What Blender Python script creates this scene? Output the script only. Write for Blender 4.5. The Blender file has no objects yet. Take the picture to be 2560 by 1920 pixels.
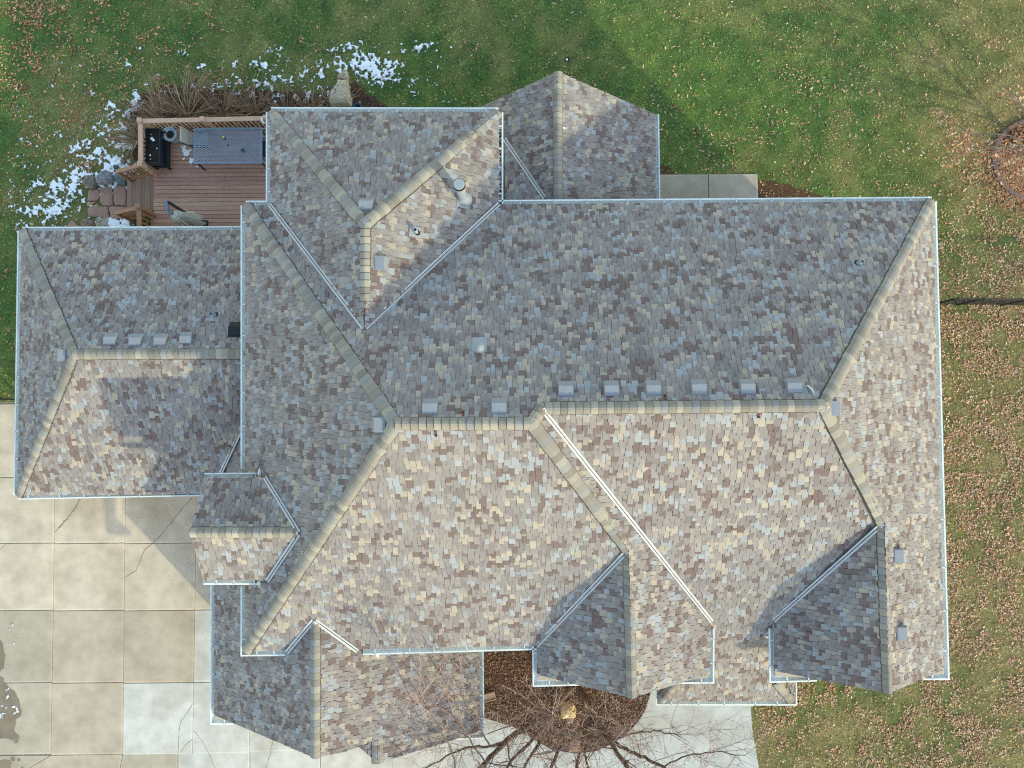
import bpy, math, random
import numpy as np
from mathutils import Vector, Matrix
random.seed(7)
RNG = np.random.default_rng(11)
scene = bpy.context.scene
COL = scene.collection
R_ = math.radians

# ------------------------------------------------------------------ camera
F = 1774.0; TH = R_(1.87); PH = R_(0.37); HC = 24.0      # focal length in photo pixels, tilt, roll, height
cam_d = bpy.data.cameras.new("camera"); cam = bpy.data.objects.new("camera", cam_d); COL.objects.link(cam)
cam_d.sensor_width = 36.0; cam_d.lens = F / 2560 * 36.0
cam_d.clip_start = 0.1; cam_d.clip_end = 2000
cam.location = (0, 0, HC); cam.rotation_euler = (TH, 0, -PH)
scene.camera = cam

# ------------------------------------------------------------------ light
SUN_EL, SUN_AZ = 22.5, 43.0          # elevation; degrees east of south
world = bpy.data.worlds.new("World"); scene.world = world; world.use_nodes = True
wn = world.node_tree; bg = wn.nodes["Background"]
sky = wn.nodes.new("ShaderNodeTexSky"); sky.sky_type = 'NISHITA'; sky.sun_disc = False
sky.sun_elevation = R_(SUN_EL); sky.sun_rotation = R_(180 - SUN_AZ)
sky.air_density = 1.8; sky.dust_density = 0.6; sky.ozone_density = 1.0
wn.links.new(sky.outputs[0], bg.inputs[0]); bg.inputs[1].default_value = 0.15
sl = bpy.data.lights.new("sun", 'SUN'); sl.energy = 1.35; sl.angle = R_(0.9); sl.color = (1.0, 0.965, 0.64)
so = bpy.data.objects.new("sun", sl); COL.objects.link(so)
sd = Vector((math.sin(R_(SUN_AZ)) * math.cos(R_(SUN_EL)), -math.cos(R_(SUN_AZ)) * math.cos(R_(SUN_EL)), math.sin(R_(SUN_EL))))
so.rotation_euler = sd.to_track_quat('Z', 'Y').to_euler()
scene.view_settings.view_transform = 'Standard'; scene.view_settings.look = 'None'
scene.view_settings.gamma = 1.0; scene.view_settings.use_curve_mapping = False
scene.view_settings.exposure = 1.32
scene.cycles.use_denoising = False; scene.cycles.pixel_filter_type = 'BLACKMAN_HARRIS'; scene.cycles.filter_width = 1.15; scene.cycles.use_adaptive_sampling = False; scene.cycles.max_bounces = 5

# ------------------------------------------------------------------ helpers
_c, _s = math.cos(-PH), math.sin(-PH)
RM = np.array([[_c, -_s, 0], [_s, _c, 0], [0, 0, 1]]) @ np.array([[1, 0, 0], [0, math.cos(TH), -math.sin(TH)], [0, math.sin(TH), math.cos(TH)]])
def W(u, v, z=0.0):
    """the point at height z seen at photo pixel (u, v)"""
    d = RM @ np.array([u - 1280.0, 960.0 - v, -F]); d = d / -d[2]
    return Vector((d[0] * (HC - z), d[1] * (HC - z), z))
def Wn(u, v, z=0.0):
    d = np.stack([u - 1280.0, 960.0 - v, np.full(len(u), -F)], 1) @ RM.T
    d = d / -d[:, 2:3]
    return np.stack([d[:, 0] * (HC - z), d[:, 1] * (HC - z), np.zeros(len(u)) + z], 1)
def lin(c):
    return tuple((x / 12.92 if x <= .04045 else ((x + .055) / 1.055) ** 2.4) for x in (k / 255.0 for k in c))

class MB:
    def __init__(s): s.v = []; s.f = []; s.m = []; s.c = []
    def face(s, pts, mi=0, col=(1, 1, 1)):
        b = len(s.v); s.v.extend([tuple(p) for p in pts]); s.f.append(tuple(range(b, b + len(pts)))); s.m.append(mi); s.c.append(col)
    def box(s, c, sx, sy, sz, rz=0.0, mi=0, col=(1, 1, 1), ax=None):
        c = Vector(c)
        if ax is None:
            X = Vector((math.cos(rz), math.sin(rz), 0)); Y = Vector((-math.sin(rz), math.cos(rz), 0)); Z = Vector((0, 0, 1))
        else: X, Y, Z = ax
        P = [c + X * (sx / 2 * i) + Y * (sy / 2 * j) + Z * (sz / 2 * k) for k in (-1, 1) for j in (-1, 1) for i in (-1, 1)]
        b = len(s.v); s.v.extend([tuple(p) for p in P])
        for q in ((0, 2, 3, 1), (4, 5, 7, 6), (0, 1, 5, 4), (2, 6, 7, 3), (0, 4, 6, 2), (1, 3, 7, 5)):
            s.f.append(tuple(b + i for i in q)); s.m.append(mi); s.c.append(col)
    def beam(s, a, b_, w, h, up=Vector((0, 0, 1)), mi=0, col=(1, 1, 1)):
        a = Vector(a); b_ = Vector(b_); X = (b_ - a); L = X.length; X.normalize()
        Y = up.cross(X)
        if Y.length < 1e-4: Y = Vector((0, 1, 0)).cross(X)
        Y.normalize(); Z = X.cross(Y)
        s.box((a + b_) / 2, L, w, h, mi=mi, col=col, ax=(X, Y, Z))
    def prism(s, poly, z0, z1, mi=0, col=(1, 1, 1), mside=None):
        n = len(poly); b = len(s.v)
        s.v.extend([(p[0], p[1], z0) for p in poly]); s.v.extend([(p[0], p[1], z1) for p in poly])
        s.f.append(tuple(range(b + n - 1, b - 1, -1))); s.f.append(tuple(range(b + n, b + 2 * n)))
        s.m += [mi, mi]; s.c += [col, col]
        for i in range(n):
            j = (i + 1) % n; s.f.append((b + i, b + j, b + n + j, b + n + i)); s.m.append(mi if mside is None else mside); s.c.append(col)
    def slab(s, pts, dz, mtop=0, mside=1, col=(1, 1, 1)):
        """3-D polygon with a vertical thickness dz below it"""
        n = len(pts); b = len(s.v)
        s.v.extend([tuple(p) for p in pts]); s.v.extend([(p[0], p[1], p[2] - dz) for p in pts])
        s.f.append(tuple(range(b, b + n))); s.m.append(mtop); s.c.append(col)
        s.f.append(tuple(range(b + 2 * n - 1, b + n - 1, -1))); s.m.append(mside); s.c.append(col)
        for i in range(n):
            j = (i + 1) % n; s.f.append((b + i, b + j, b + n + j, b + n + i)); s.m.append(mside); s.c.append(col)
    def tube(s, pts, rad, n=6, mi=0, col=(1, 1, 1), cap=True):
        pts = [Vector(p) for p in pts]
        if not hasattr(rad, '__len__'): rad = [rad] * len(pts)
        rings = []; prev = None
        for i, p in enumerate(pts):
            t = (pts[min(i + 1, len(pts) - 1)] - pts[max(i - 1, 0)])
            if t.length < 1e-9: t = Vector((0, 0, 1))
            t.normalize()
            a = prev if prev is not None else (Vector((1, 0, 0)) if abs(t.x) < .8 else Vector((0, 1, 0)))
            a = a - t * a.dot(t)
            if a.length < 1e-6: a = t.orthogonal()
            a.normalize(); prev = a; b_ = t.cross(a)
            base = len(s.v)
            s.v.extend([tuple(p + (a * math.cos(k * 2 * math.pi / n) + b_ * math.sin(k * 2 * math.pi / n)) * rad[i]) for k in range(n)])
            rings.append(base)
        for i in range(len(rings) - 1):
            for k in range(n):
                k2 = (k + 1) % n
                s.f.append((rings[i] + k, rings[i] + k2, rings[i + 1] + k2, rings[i + 1] + k)); s.m.append(mi); s.c.append(col)
        if cap:
            s.f.append(tuple(rings[0] + k for k in range(n - 1, -1, -1))); s.m.append(mi); s.c.append(col)
            s.f.append(tuple(rings[-1] + k for k in range(n))); s.m.append(mi); s.c.append(col)
    def lathe(s, c, prof, n=24, mi=0, col=(1, 1, 1), axis=None):
        """prof: (radius, height) pairs about the vertical through c"""
        c = Vector(c); rings = []
        for r, h in prof:
            b = len(s.v); s.v.extend([(c.x + r * math.cos(k * 2 * math.pi / n), c.y + r * math.sin(k * 2 * math.pi / n), c.z + h) for k in range(n)]); rings.append(b)
        for i in range(len(rings) - 1):
            for k in range(n):
                k2 = (k + 1) % n; s.f.append((rings[i] + k, rings[i] + k2, rings[i + 1] + k2, rings[i + 1] + k)); s.m.append(mi); s.c.append(col)
        s.f.append(tuple(rings[-1] + k for k in range(n))); s.m.append(mi); s.c.append(col)
    def build(s, name, mats, parent=None, smooth=False, origin=None):
        me = bpy.data.meshes.new(name)
        o = Vector(origin) if origin is not None else None
        vs = s.v if o is None else [(p[0] - o.x, p[1] - o.y, p[2] - o.z) for p in s.v]
        me.from_pydata(vs, [], s.f)
        if not isinstance(mats, (list, tuple)): mats = [mats]
        for m in mats: me.materials.append(m)
        me.polygons.foreach_set('material_index', s.m)
        at = me.attributes.new('tint', 'FLOAT_COLOR', 'FACE')
        at.data.foreach_set('color', np.array([(c[0], c[1], c[2], 1.0) for c in s.c], np.float32).ravel())
        if smooth: me.polygons.foreach_set('use_smooth', [True] * len(me.polygons))
        me.update()
        ob = bpy.data.objects.new(name, me); COL.objects.link(ob)
        if o is not None: ob.location = o
        if parent is not None: ob.parent = parent; ob.matrix_parent_inverse = world_of(parent).inverted()
        return ob
def world_of(p):
    m = p.matrix_parent_inverse @ p.matrix_basis
    return world_of(p.parent) @ m if p.parent is not None else p.matrix_basis.copy()
def tag(o, label=None, cat=None, group=None, kind=None):
    if label: o['label'] = label
    if cat: o['category'] = cat
    if group: o['group'] = group
    if kind: o['kind'] = kind
    return o
def empty(name, loc, label, cat, group=None):
    o = bpy.data.objects.new(name, None); COL.objects.link(o); o.location = loc; o.empty_display_size = .2
    return tag(o, label, cat, group)

# ------------------------------------------------------------------ materials
def mat(name, col=None, rough=.8, n1=(0, 0), n2=(0, 0), bump=0.0, bscale=40.0, stretch=(1, 1, 1), metallic=0.0, spec=.3, attr=False, alt=None, alts=2.0, altr=(.4, .65), bdist=.01, altm=1.0):
    """colour (constant or the mesh's own tint) varied by two noises; alt: second colour in soft patches; bump: fine relief"""
    m = bpy.data.materials.new(name); m.use_nodes = True; nt = m.node_tree; N = nt.nodes; L = nt.links
    b = N["Principled BSDF"]; b.inputs['Roughness'].default_value = rough; b.inputs['Metallic'].default_value = metallic
    b.inputs['Specular IOR Level'].default_value = spec
    tc = N.new('ShaderNodeTexCoord'); mp = N.new('ShaderNodeMapping'); mp.inputs['Scale'].default_value = stretch
    geo = N.new('ShaderNodeNewGeometry'); L.new(geo.outputs['Position'], mp.inputs['Vector'])
    if attr:
        a = N.new('ShaderNodeAttribute'); a.attribute_name = 'tint'; cur = a.outputs['Color']
        if col is not None:
            mx = N.new('ShaderNodeMix'); mx.data_type = 'RGBA'; mx.blend_type = 'MULTIPLY'; mx.inputs[0].default_value = 1
            L.new(cur, mx.inputs[6]); mx.inputs[7].default_value = (*col, 1); cur = mx.outputs[2]
    else:
        r = N.new('ShaderNodeRGB'); r.outputs[0].default_value = (*col, 1); cur = r.outputs[0]
    def noise(sc, det=4):
        n = N.new('ShaderNodeTexNoise'); n.inputs['Scale'].default_value = sc; n.inputs['Detail'].default_value = det
        L.new(mp.outputs[0], n.inputs['Vector']); return n.outputs['Fac']
    if alt is not None:
        f = noise(alts, 5); rp = N.new('ShaderNodeMapRange'); L.new(f, rp.inputs[0]); rp.inputs[1].default_value = altr[0]; rp.inputs[2].default_value = altr[1]; rp.inputs[4].default_value = altm
        mx = N.new('ShaderNodeMix'); mx.data_type = 'RGBA'; L.new(rp.outputs[0], mx.inputs[0]); L.new(cur, mx.inputs[6]); mx.inputs[7].default_value = (*alt, 1); cur = mx.outputs[2]
    for sc, amt in (n1, n2):
        if amt <= 0: continue
        f = noise(sc, 3); rp = N.new('ShaderNodeMapRange'); L.new(f, rp.inputs[0]); rp.inputs[1].default_value = .25; rp.inputs[2].default_value = .75
        rp.inputs[3].default_value = 1 - amt; rp.inputs[4].default_value = 1 + amt
        mx = N.new('ShaderNodeVectorMath'); mx.operation = 'SCALE'; L.new(cur, mx.inputs[0]); L.new(rp.outputs[0], mx.inputs['Scale']); cur = mx.outputs[0]
    L.new(cur, b.inputs['Base Color'])
    if bump > 0:
        bp = N.new('ShaderNodeBump'); bp.inputs['Strength'].default_value = bump; bp.inputs['Distance'].default_value = bdist
        L.new(noise(bscale, 4), bp.inputs['Height']); L.new(bp.outputs[0], b.inputs['Normal'])
    return m
M = {}
M['shingle'] = mat('shingle', rough=.92, attr=True, n1=(160, .16), n2=(1.1, .07), bump=.35, bscale=220, spec=.15)
M['underlay'] = mat('underlay', (.045, .042, .042), .95, n1=(8, .2))
M['fascia'] = mat('fascia_paint', lin((215, 213, 208)), .6, n1=(4, .05))
M['white'] = mat('white_paint', lin((214, 217, 218)), .45, n1=(3, .06), n2=(25, .05))
M['gutter'] = mat('gutter_metal', lin((226, 228, 224)), .42, n1=(2.2, .09), n2=(20, .07), spec=.5)
M['valley'] = mat('valley_metal', lin((188, 187, 189)), .5, n1=(2, .08), n2=(15, .06), spec=.4)
M['vent'] = mat('vent_metal', lin((142, 144, 150)), .6, n1=(6, .06), n2=(60, .04), spec=.2)
M['galv'] = mat('galvanised', lin((150, 154, 160)), .6, n1=(8, .1), spec=.25)
M['cap'] = mat('cap_metal', lin((150, 156, 160)), .6, n1=(8, .06), spec=.25)
M['black'] = mat('black_metal', lin((32, 36, 42)), .5, n1=(9, .15))
M['navy'] = mat('black_plastic', lin((40, 46, 56)), .45, n1=(9, .12))
M['rust'] = mat('rusty_steel', lin((112, 66, 54)), .7, n1=(40, .2))
M['stucco'] = mat('stucco', lin((184, 166, 144)), .9, n1=(3, .08), n2=(60, .08), bump=.3, bscale=80)
M['concrete'] = mat('concrete', rough=.88, attr=True, n1=(2.6, .12), n2=(70, .13), alt=lin((142, 128, 108)), alts=.8, altr=(.42, .70), altm=.45, bump=.15, bscale=120, spec=.2)
M['crack'] = mat('crack_fill', lin((128, 113, 96)), .95, n1=(30, .2))
M['joint'] = mat('joint', lin((158, 144, 126)), .95, n1=(12, .2))
M['mulch'] = mat('mulch', lin((90, 64, 50)), .95, n1=(60, .6), n2=(9, .25), bump=.8, bscale=45, spec=.1, bdist=.03)
M['soil'] = mat('soil', lin((48, 40, 34)), .95, n1=(70, .5), bump=.6, bscale=50)
M['chips'] = mat('wood_chips', rough=.9, attr=True, n1=(60, .15))
M['deck'] = mat('deck_wood', rough=.72, attr=True, n1=(6, .14), n2=(50, .07), stretch=(.25, 3, 1), alt=lin((150, 122, 88)), alts=1.7, altr=(.6, .78), bump=.15, bscale=60)
M['rail'] = mat('rail_wood', lin((196, 160, 136)), .7, n1=(5, .09), n2=(40, .07))
M['stain'] = mat('stained_wood', lin((160, 122, 100)), .72, n1=(7, .15), n2=(40, .07))
M['tread'] = mat('tread_wood', lin((150, 120, 106)), .75, n1=(3, .12), stretch=(3, .4, 1), alt=lin((140, 118, 76)), alts=3, altr=(.5, .7))
M['table'] = mat('table_paint', lin((118, 132, 148)), .5, n1=(4, .12), n2=(40, .1), spec=.4)
M['sling'] = mat('sling_fabric', lin((176, 172, 160)), .85, n1=(30, .06))
M['canvas'] = mat('canvas', lin((205, 208, 208)), .85, n1=(7, .12), n2=(60, .06))
M['grey_plastic'] = mat('grey_plastic', lin((112, 122, 136)), .5, n1=(8, .06))
M['pot'] = mat('glazed_pot', lin((158, 176, 186)), .4, n1=(8, .1), spec=.5)
M['yellow'] = mat('yellow_plastic', lin((236, 200, 30)), .45, n1=(8, .05))
M['green_glass'] = mat('green_glass', lin((62, 112, 98)), .25, n1=(8, .08), spec=.6)
M['rock'] = mat('boulder', rough=.85, attr=True, n1=(9, .22), n2=(45, .18), bump=.6, bscale=22, bdist=.03)
M['flag'] = mat('flagstone', rough=.85, attr=True, n1=(4, .1), n2=(50, .1), bump=.3, bscale=30)
M['snow'] = mat('snow', (.86, .88, .92), .7, attr=True, n1=(25, .05), bump=.4, bscale=30, spec=.3)
M['wet'] = mat('wet_concrete', lin((132, 116, 96)), .35, n1=(3, .14), n2=(30, .1), spec=.5)
M['bark'] = mat('bark', lin((98, 82, 72)), .92, n1=(14, .3), n2=(60, .25), bump=.8, bscale=40, bdist=.02, alt=lin((112, 96, 80)), alts=5)
M['twig'] = mat('twig', rough=.8, attr=True, n1=(30, .15))
M['leaf'] = mat('dry_leaf', rough=.75, attr=True, n1=(40, .12))
M['grass'] = mat('grass_blade', rough=.8, attr=True, n1=(8, .12), spec=.15)
M['lawn'] = mat('lawn_soil', rough=.95, attr=True, n1=(38, .42), n2=(2.3, .16), bump=.9, bscale=45, spec=.08, bdist=.03)
M['brick'] = mat('edging_brick', rough=.9, attr=True, n1=(20, .15))
M['blue'] = mat('blue_plastic', lin((58, 110, 140)), .45, n1=(8, .06))
M['stone'] = mat('paver_concrete', lin((150, 128, 108)), .9, n1=(8, .12), n2=(60, .08))

# ------------------------------------------------------------------ roof corners: photo pixel, height
ZE, ZL = 5.4, 3.0
V = dict(
 m_nw=(614,514,ZE), m_ne=(2329,504,ZE), m_se=(2361,1673,ZE), A_se=(1343,1612,ZE), m_sw=(614,1628,ZE),
 apexW=(989,1060,9.2), rA=(1331,1059,9.2), rB=(1353,1021,9.0), rBe=(2060,1014,9.0), nw_j=(677,514,ZE), ne_j=(1246,512,ZE),
 nw_nw=(677,280,ZE), nw_ne=(1246,281,ZE), nw_r1=(912,560,7.95), nw_r2=(912,822,7.92),
 s_pk=(2221,1733,7.32), s_top=(2207,1306,7.32), s_sw=(1936,1677,ZE), s_vf=(1934,1549,ZE),
 c_vf=(1777,1552,ZE), c_se=(1773,1684,ZE), c_pk=(1580,1744,7.29), c_top=(1570,1374,7.29), c_sw=(1344,1687,ZE),
 p_sw=(1651,1752,3.6), p_se=(1981,1752,3.6), p_h1=(1690,1706,4.05), p_h2=(1944,1706,4.05), p_w=(1650,1690,3.6), p_e=(1982,1690,3.6),
 w_nw=(55,578,ZL), w_ne=(640,576,ZL), w_r1=(184,886,5.24), w_r2=(640,884,5.24), w_sw=(45,1238,ZL), w_v=(640,1001,4.42), w_se=(530,1234,ZL),
 g_nw=(537,1232,ZL), g_sw=(537,1787,ZL), g_pk=(787,1894,6.01), g_in=(787,1548,6.01), g_e=(1198,1628,ZL), g_se=(1200,1829,ZL), g_n=(866,1874,5.43), g_pk2=(944,1906,4.95), g_k=(944,1846,4.95),
 d_n1=(511,1195,5.81), d_n2=(666,1194,5.83), d_s1=(509,1449,5.84), d_s2=(672,1449,5.85), d_pk=(476,1332,6.79), d_r=(751,1332,6.79),
 t_pk=(1395,180,4.9), t_r=(1395,520,4.9), t_w1=(1191,272,ZL), t_w2=(1195,520,ZL), t_e1=(1637,286,ZL), t_e2=(1640,500,ZL), t_v1=(1262,349,3.7), t_v2=(1363,498,4.63), t_v3=(1262,500,4.6),
 g_vw=(720,1628,5.42), g_ve=(893,1625,5.42))
P = {k: W(*q) for k, q in V.items()}
class Plane:
    def __init__(s, keys, fit=None):
        s.keys = keys
        A = np.array([P[k] for k in (fit or keys)]); c = A.mean(0); n = np.linalg.svd(A - c)[2][2]
        if n[2] < 0: n = -n
        s.n = Vector(n); s.c = Vector(c)
        s.e = Vector((0, 0, 1)).cross(s.n).normalized(); s.s = s.n.cross(s.e).normalized()
        s.pts = [s.drop(P[k]) for k in keys]
    def z(s, x, y): return s.c.z - (s.n.x * (x - s.c.x) + s.n.y * (y - s.c.y)) / s.n.z
    def drop(s, p): return Vector((p[0], p[1], s.z(p[0], p[1])))
    def hit(s, u, v):
        a = W(u, v, 0); o = Vector((0, 0, HC)); d = a - o
        t = (s.c - o).dot(s.n) / d.dot(s.n); return o + d * t
_W0 = Plane(['m_nw','apexW','m_sw']); _N0 = Plane(['m_nw','m_ne','rBe','apexW','rA']); _A0 = Plane(['m_sw','apexW','rA','c_top','A_se'])
for _k in ('d_r', 'd_n2', 'd_s2'): P[_k] = _W0.hit(*V[_k][:2]) + Vector((0, 0, .02))
P['nw_r2'] = _N0.hit(912, 822)
for _k in ('g_in', 'g_vw', 'g_ve'): P[_k] = _A0.hit(*V[_k][:2])
P['d_pk'] = W(476, 1332, P['d_r'].z); P['d_n1'] = W(511, 1195, P['d_n2'].z); P['d_s1'] = W(509, 1449, P['d_s2'].z)
PL = dict(
 N=Plane(['m_nw','nw_j','nw_r2','ne_j','m_ne','rBe','rB','rA','apexW'], ['m_nw','m_ne','rBe','apexW','rA']),
 W=Plane(['m_nw','apexW','m_sw']),
 A=Plane(['m_sw','apexW','rA','c_top','A_se']),
 B=Plane(['rB','rBe','s_top','s_vf','p_h2','p_se','p_sw','p_h1','c_vf'], ['rB','rBe','s_vf','c_vf','p_sw','p_se']),
 C=Plane(['rA','rB','c_vf','c_se','c_pk','c_top']),
 CW=Plane(['c_top','c_pk','c_sw','A_se']),
 D=Plane(['rBe','m_ne','m_se','s_pk','s_top']),
 DW=Plane(['s_top','s_pk','s_sw','s_vf']),
 PW=Plane(['p_sw','p_h1','p_w']), PE=Plane(['p_se','p_e','p_h2']),
 nW=Plane(['nw_nw','nw_r1','nw_r2','nw_j']), nN=Plane(['nw_nw','nw_ne','nw_r1']), nE=Plane(['nw_ne','ne_j','nw_r2','nw_r1']),
 wN=Plane(['w_nw','w_r1','w_r2','w_ne']), wW=Plane(['w_nw','w_sw','w_r1']), wS=Plane(['w_sw','w_se','w_v','w_r2','w_r1']),
 gW=Plane(['g_nw','g_sw','g_pk','g_in','w_v'], ['g_nw','g_sw','g_pk','g_in']),
 gE=Plane(['g_in','g_pk','g_n','g_k','g_pk2','g_se','g_e'], ['g_in','g_pk','g_se','g_e']),
 dN=Plane(['d_n1','d_pk','d_r','d_n2']), dS=Plane(['d_s1','d_s2','d_r','d_pk']),
 tW=Plane(['t_pk','t_w1','t_w2','t_r']), tE=Plane(['t_pk','t_r','t_e2','t_e1']), tS=Plane(['t_v1','t_v2','t_v3']))
# second small garage gable: only its west slope is its own plane
P['g_b1'] = Vector((P['g_n'].x - .25, P['g_n'].y + .25, P['g_n'].z - .55))
PL['g2'] = Plane(['g_pk2', 'g_k', 'g_b1', 'g_n'], ['g_pk2', 'g_k', 'g_b1'])

# ------------------------------------------------------------------ shingles
PAL = [((.262, .246, .238), 44), ((.220, .203, .199), 13), ((.180, .142, .132), 15), ((.305, .287, .262), 12), ((.378, .346, .287), 10), ((.312, .338, .356), 12)]
PC = [(c[0] * 1.05, c[1] * .975, c[2] * .965) for c, w in PAL for _ in range(w)]
CAPC = [(.29, .256, .218), (.335, .296, .245), (.245, .217, .185), (.285, .27, .258), (.365, .322, .262), (.27, .238, .20)]
def jit(c, a=.08):
    k = 1 + random.uniform(-a, a); return tuple(x * k for x in c)
def inside(p, poly):
    x, y = p; r = False; j = len(poly) - 1
    for i in range(len(poly)):
        xi, yi = poly[i]; xj, yj = poly[j]
        if (yi > y) != (yj > y) and x < (xj - xi) * (y - yi) / (yj - yi) + xi: r = not r
        j = i
    return r
def clip_rect(poly, x0, x1, y0, y1):
    for ax, lim, sg in ((0, x0, 1), (0, x1, -1), (1, y0, 1), (1, y1, -1)):
        out = []; n = len(poly)
        for i in range(n):
            a = poly[i]; b = poly[(i + 1) % n]; da = (a[ax] - lim) * sg; db = (b[ax] - lim) * sg
            if da >= 0: out.append(a)
            if (da >= 0) != (db >= 0):
                t = da / (da - db); out.append((a[0] + (b[0] - a[0]) * t, a[1] + (b[1] - a[1]) * t))
        poly = out
        if len(poly) < 3: return []
    return poly
EXP, HALF = .152, .076
def shingles(mb, pl):
    """courses of staggered laminated tabs laid over one roof plane, cut to its outline"""
    o = pl.pts[0]; poly = [((p - o).dot(pl.e), (p - o).dot(pl.s)) for p in pl.pts]
    xs = [p[0] for p in poly]; ys = [p[1] for p in poly]
    L = EXP + HALF + .03; y = min(ys) - EXP * .3; prev = None
    while y < max(ys):
        x = min(xs) - random.uniform(0, .2); par = random.random() < .5; cur = random.choice(PC)
        while x < max(xs):
            w = random.choice((.10, .115, .13, .145, .165)); par = (not par) if random.random() < .93 else par
            if random.random() > .15: cur = random.choice(PC)
            b = y - (HALF if par else 0) + random.uniform(-.004, .004)
            x0, x1, y0, y1 = x + .003, x + w - .003, b, b + L
            cs = [(x0, y0), (x1, y0), (x1, y1), (x0, y1)]
            if all(inside(c, poly) for c in cs): q = cs
            else: q = clip_rect(poly, x0, x1, y0, y1)
            if len(q) >= 3:
                up = random.uniform(.020, .029); ti = random.uniform(-.003, .003); col = jit(cur)
                def lift(c): return .003 + up * (1 - (c[1] - b) / L) + ti * (c[0] - x0) / w
                B = len(mb.v); n = len(q)
                mb.v.extend([tuple(o + pl.e * c[0] + pl.s * c[1] + pl.n * lift(c)) for c in q])
                mb.v.extend([tuple(o + pl.e * (c[0] + (-.002 if c[0] < x + w / 2 else .002)) + pl.s * (c[1] - (.017 if c[1] < b + .02 else 0)) - pl.n * .004) for c in q])
                mb.f.append(tuple(range(B, B + n))); mb.m.append(0); mb.c.append(col)
                dk = tuple(k * .22 for k in col); ds = tuple(k * .45 for k in col)  # dark asphalt tab edges, with the shade under each tab painted into their tint
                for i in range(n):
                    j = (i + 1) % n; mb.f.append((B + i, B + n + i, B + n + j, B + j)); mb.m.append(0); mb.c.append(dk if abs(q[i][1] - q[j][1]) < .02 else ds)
            x += w
        y += EXP
def roof(name, planes, parent, label=None):
    mb = MB()
    for k in planes: shingles(mb, PL[k])
    ob = mb.build(name, [M['shingle']], parent)
    d = MB()
    for k in planes:
        d.slab([p - Vector((0, 0, .008)) for p in PL[k].pts], .15)
    d.build('roof_deck', [M['underlay'], M['fascia']], ob)
    return ob
def ridge(a, b, pa, pb, parent, up_end=True, ww=.155, ext=.0):
    """overlapping bent cap shingles from a (low end) to b; pa, pb are the planes on both sides"""
    a = Vector(a); b = Vector(b); d = (b - a); L = d.length; d.normalize(); a = a - d * ext; L += ext
    def down(pl):
        q = pl.n.cross(d); q.normalize()
        return q
    qa, qb = down(pa), down(pb)
    # point each side vector away from the other plane
    if qa.dot(pb.n) > 0: qa = -qa
    if qb.dot(pa.n) > 0: qb = -qb
    up = (pa.n + pb.n).normalized(); mb = MB(); t = 0.0; ex = .165; lastc = None
    while t < L - .02:
        l = min(ex * random.uniform(.9, 1.1), L - t); lastc = random.choice([k for k in CAPC if k != lastc]); col = jit(lastc, .1); wv = ww * random.uniform(.95, 1.06)
        rows = []
        for tt, lf in ((t - .012, .066), (min(t + l + .05, L + .01), .036)):
            row = []
            for sgn in (-1, -.72, -.4, -.16, 0, .16, .4, .72, 1):
                q = qa if sgn < 0 else qb
                drop = .028 * max(0, 1 - abs(sgn) / .4)
                row.append(a + d * tt + q * (abs(sgn) * wv) + up * (lf - drop * .7) - up * (.006 if abs(sgn) == 1 else 0))
            rows.append(row)
        B = len(mb.v); n = 9
        for r in rows: mb.v.extend([tuple(p) for p in r])
        mb.v.extend([tuple(p - up * .034 - d * .022) for p in rows[0]])
        for i in range(n - 1):
            mb.f.append((B + i, B + i + 1, B + n + i + 1, B + n + i)); mb.m.append(0); mb.c.append(col)
            mb.f.append((B + i, B + 2 * n + i, B + 2 * n + i + 1, B + i + 1)); mb.m.append(0); mb.c.append(tuple(k * .22 for k in col))  # dark asphalt front lip, the shadow at each cap joint painted into it
        for i, q in ((0, qa), (n - 1, qb)):      # dark cut edges along both sides, the shadow line beside the caps painted in
            e0, e1 = rows[0][i], rows[1][i]; sk = q * .016 - up * .036
            mb.face([e0, e1, e1 + sk, e0 + sk], 0, tuple(k * .25 for k in col))
        t += l
    return mb.build('ridge_cap', [M['shingle']], parent)
def valley(a, b, pa, pb, parent, w=.078):
    """bent metal valley strip with a raised centre rib"""
    a = Vector(a); b = Vector(b); d = (b - a).normalized(); up = (pa.n + pb.n).normalized()
    qa = pa.n.cross(d).normalized(); qb = pb.n.cross(d).normalized()
    if qa.dot(pb.n) < 0: qa = -qa
    if qb.dot(pa.n) < 0: qb = -qb
    mb = MB(); pr = [qa * w + pa.n * .024, qa * w + pa.n * .04, qa * .011 + up * .046, qa * .007 + up * .018, qb * .007 + up * .018, qb * .011 + up * .046, qb * w + pb.n * .04, qb * w + pb.n * .024]
    for i in range(len(pr) - 1):
        mb.face([a + pr[i], a + pr[i + 1], b + pr[i + 1], b + pr[i]], 1 if i in (2, 3, 4) else 0)
    return mb.build('valley_flashing', [M['valley'], M['black']], parent)

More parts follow.
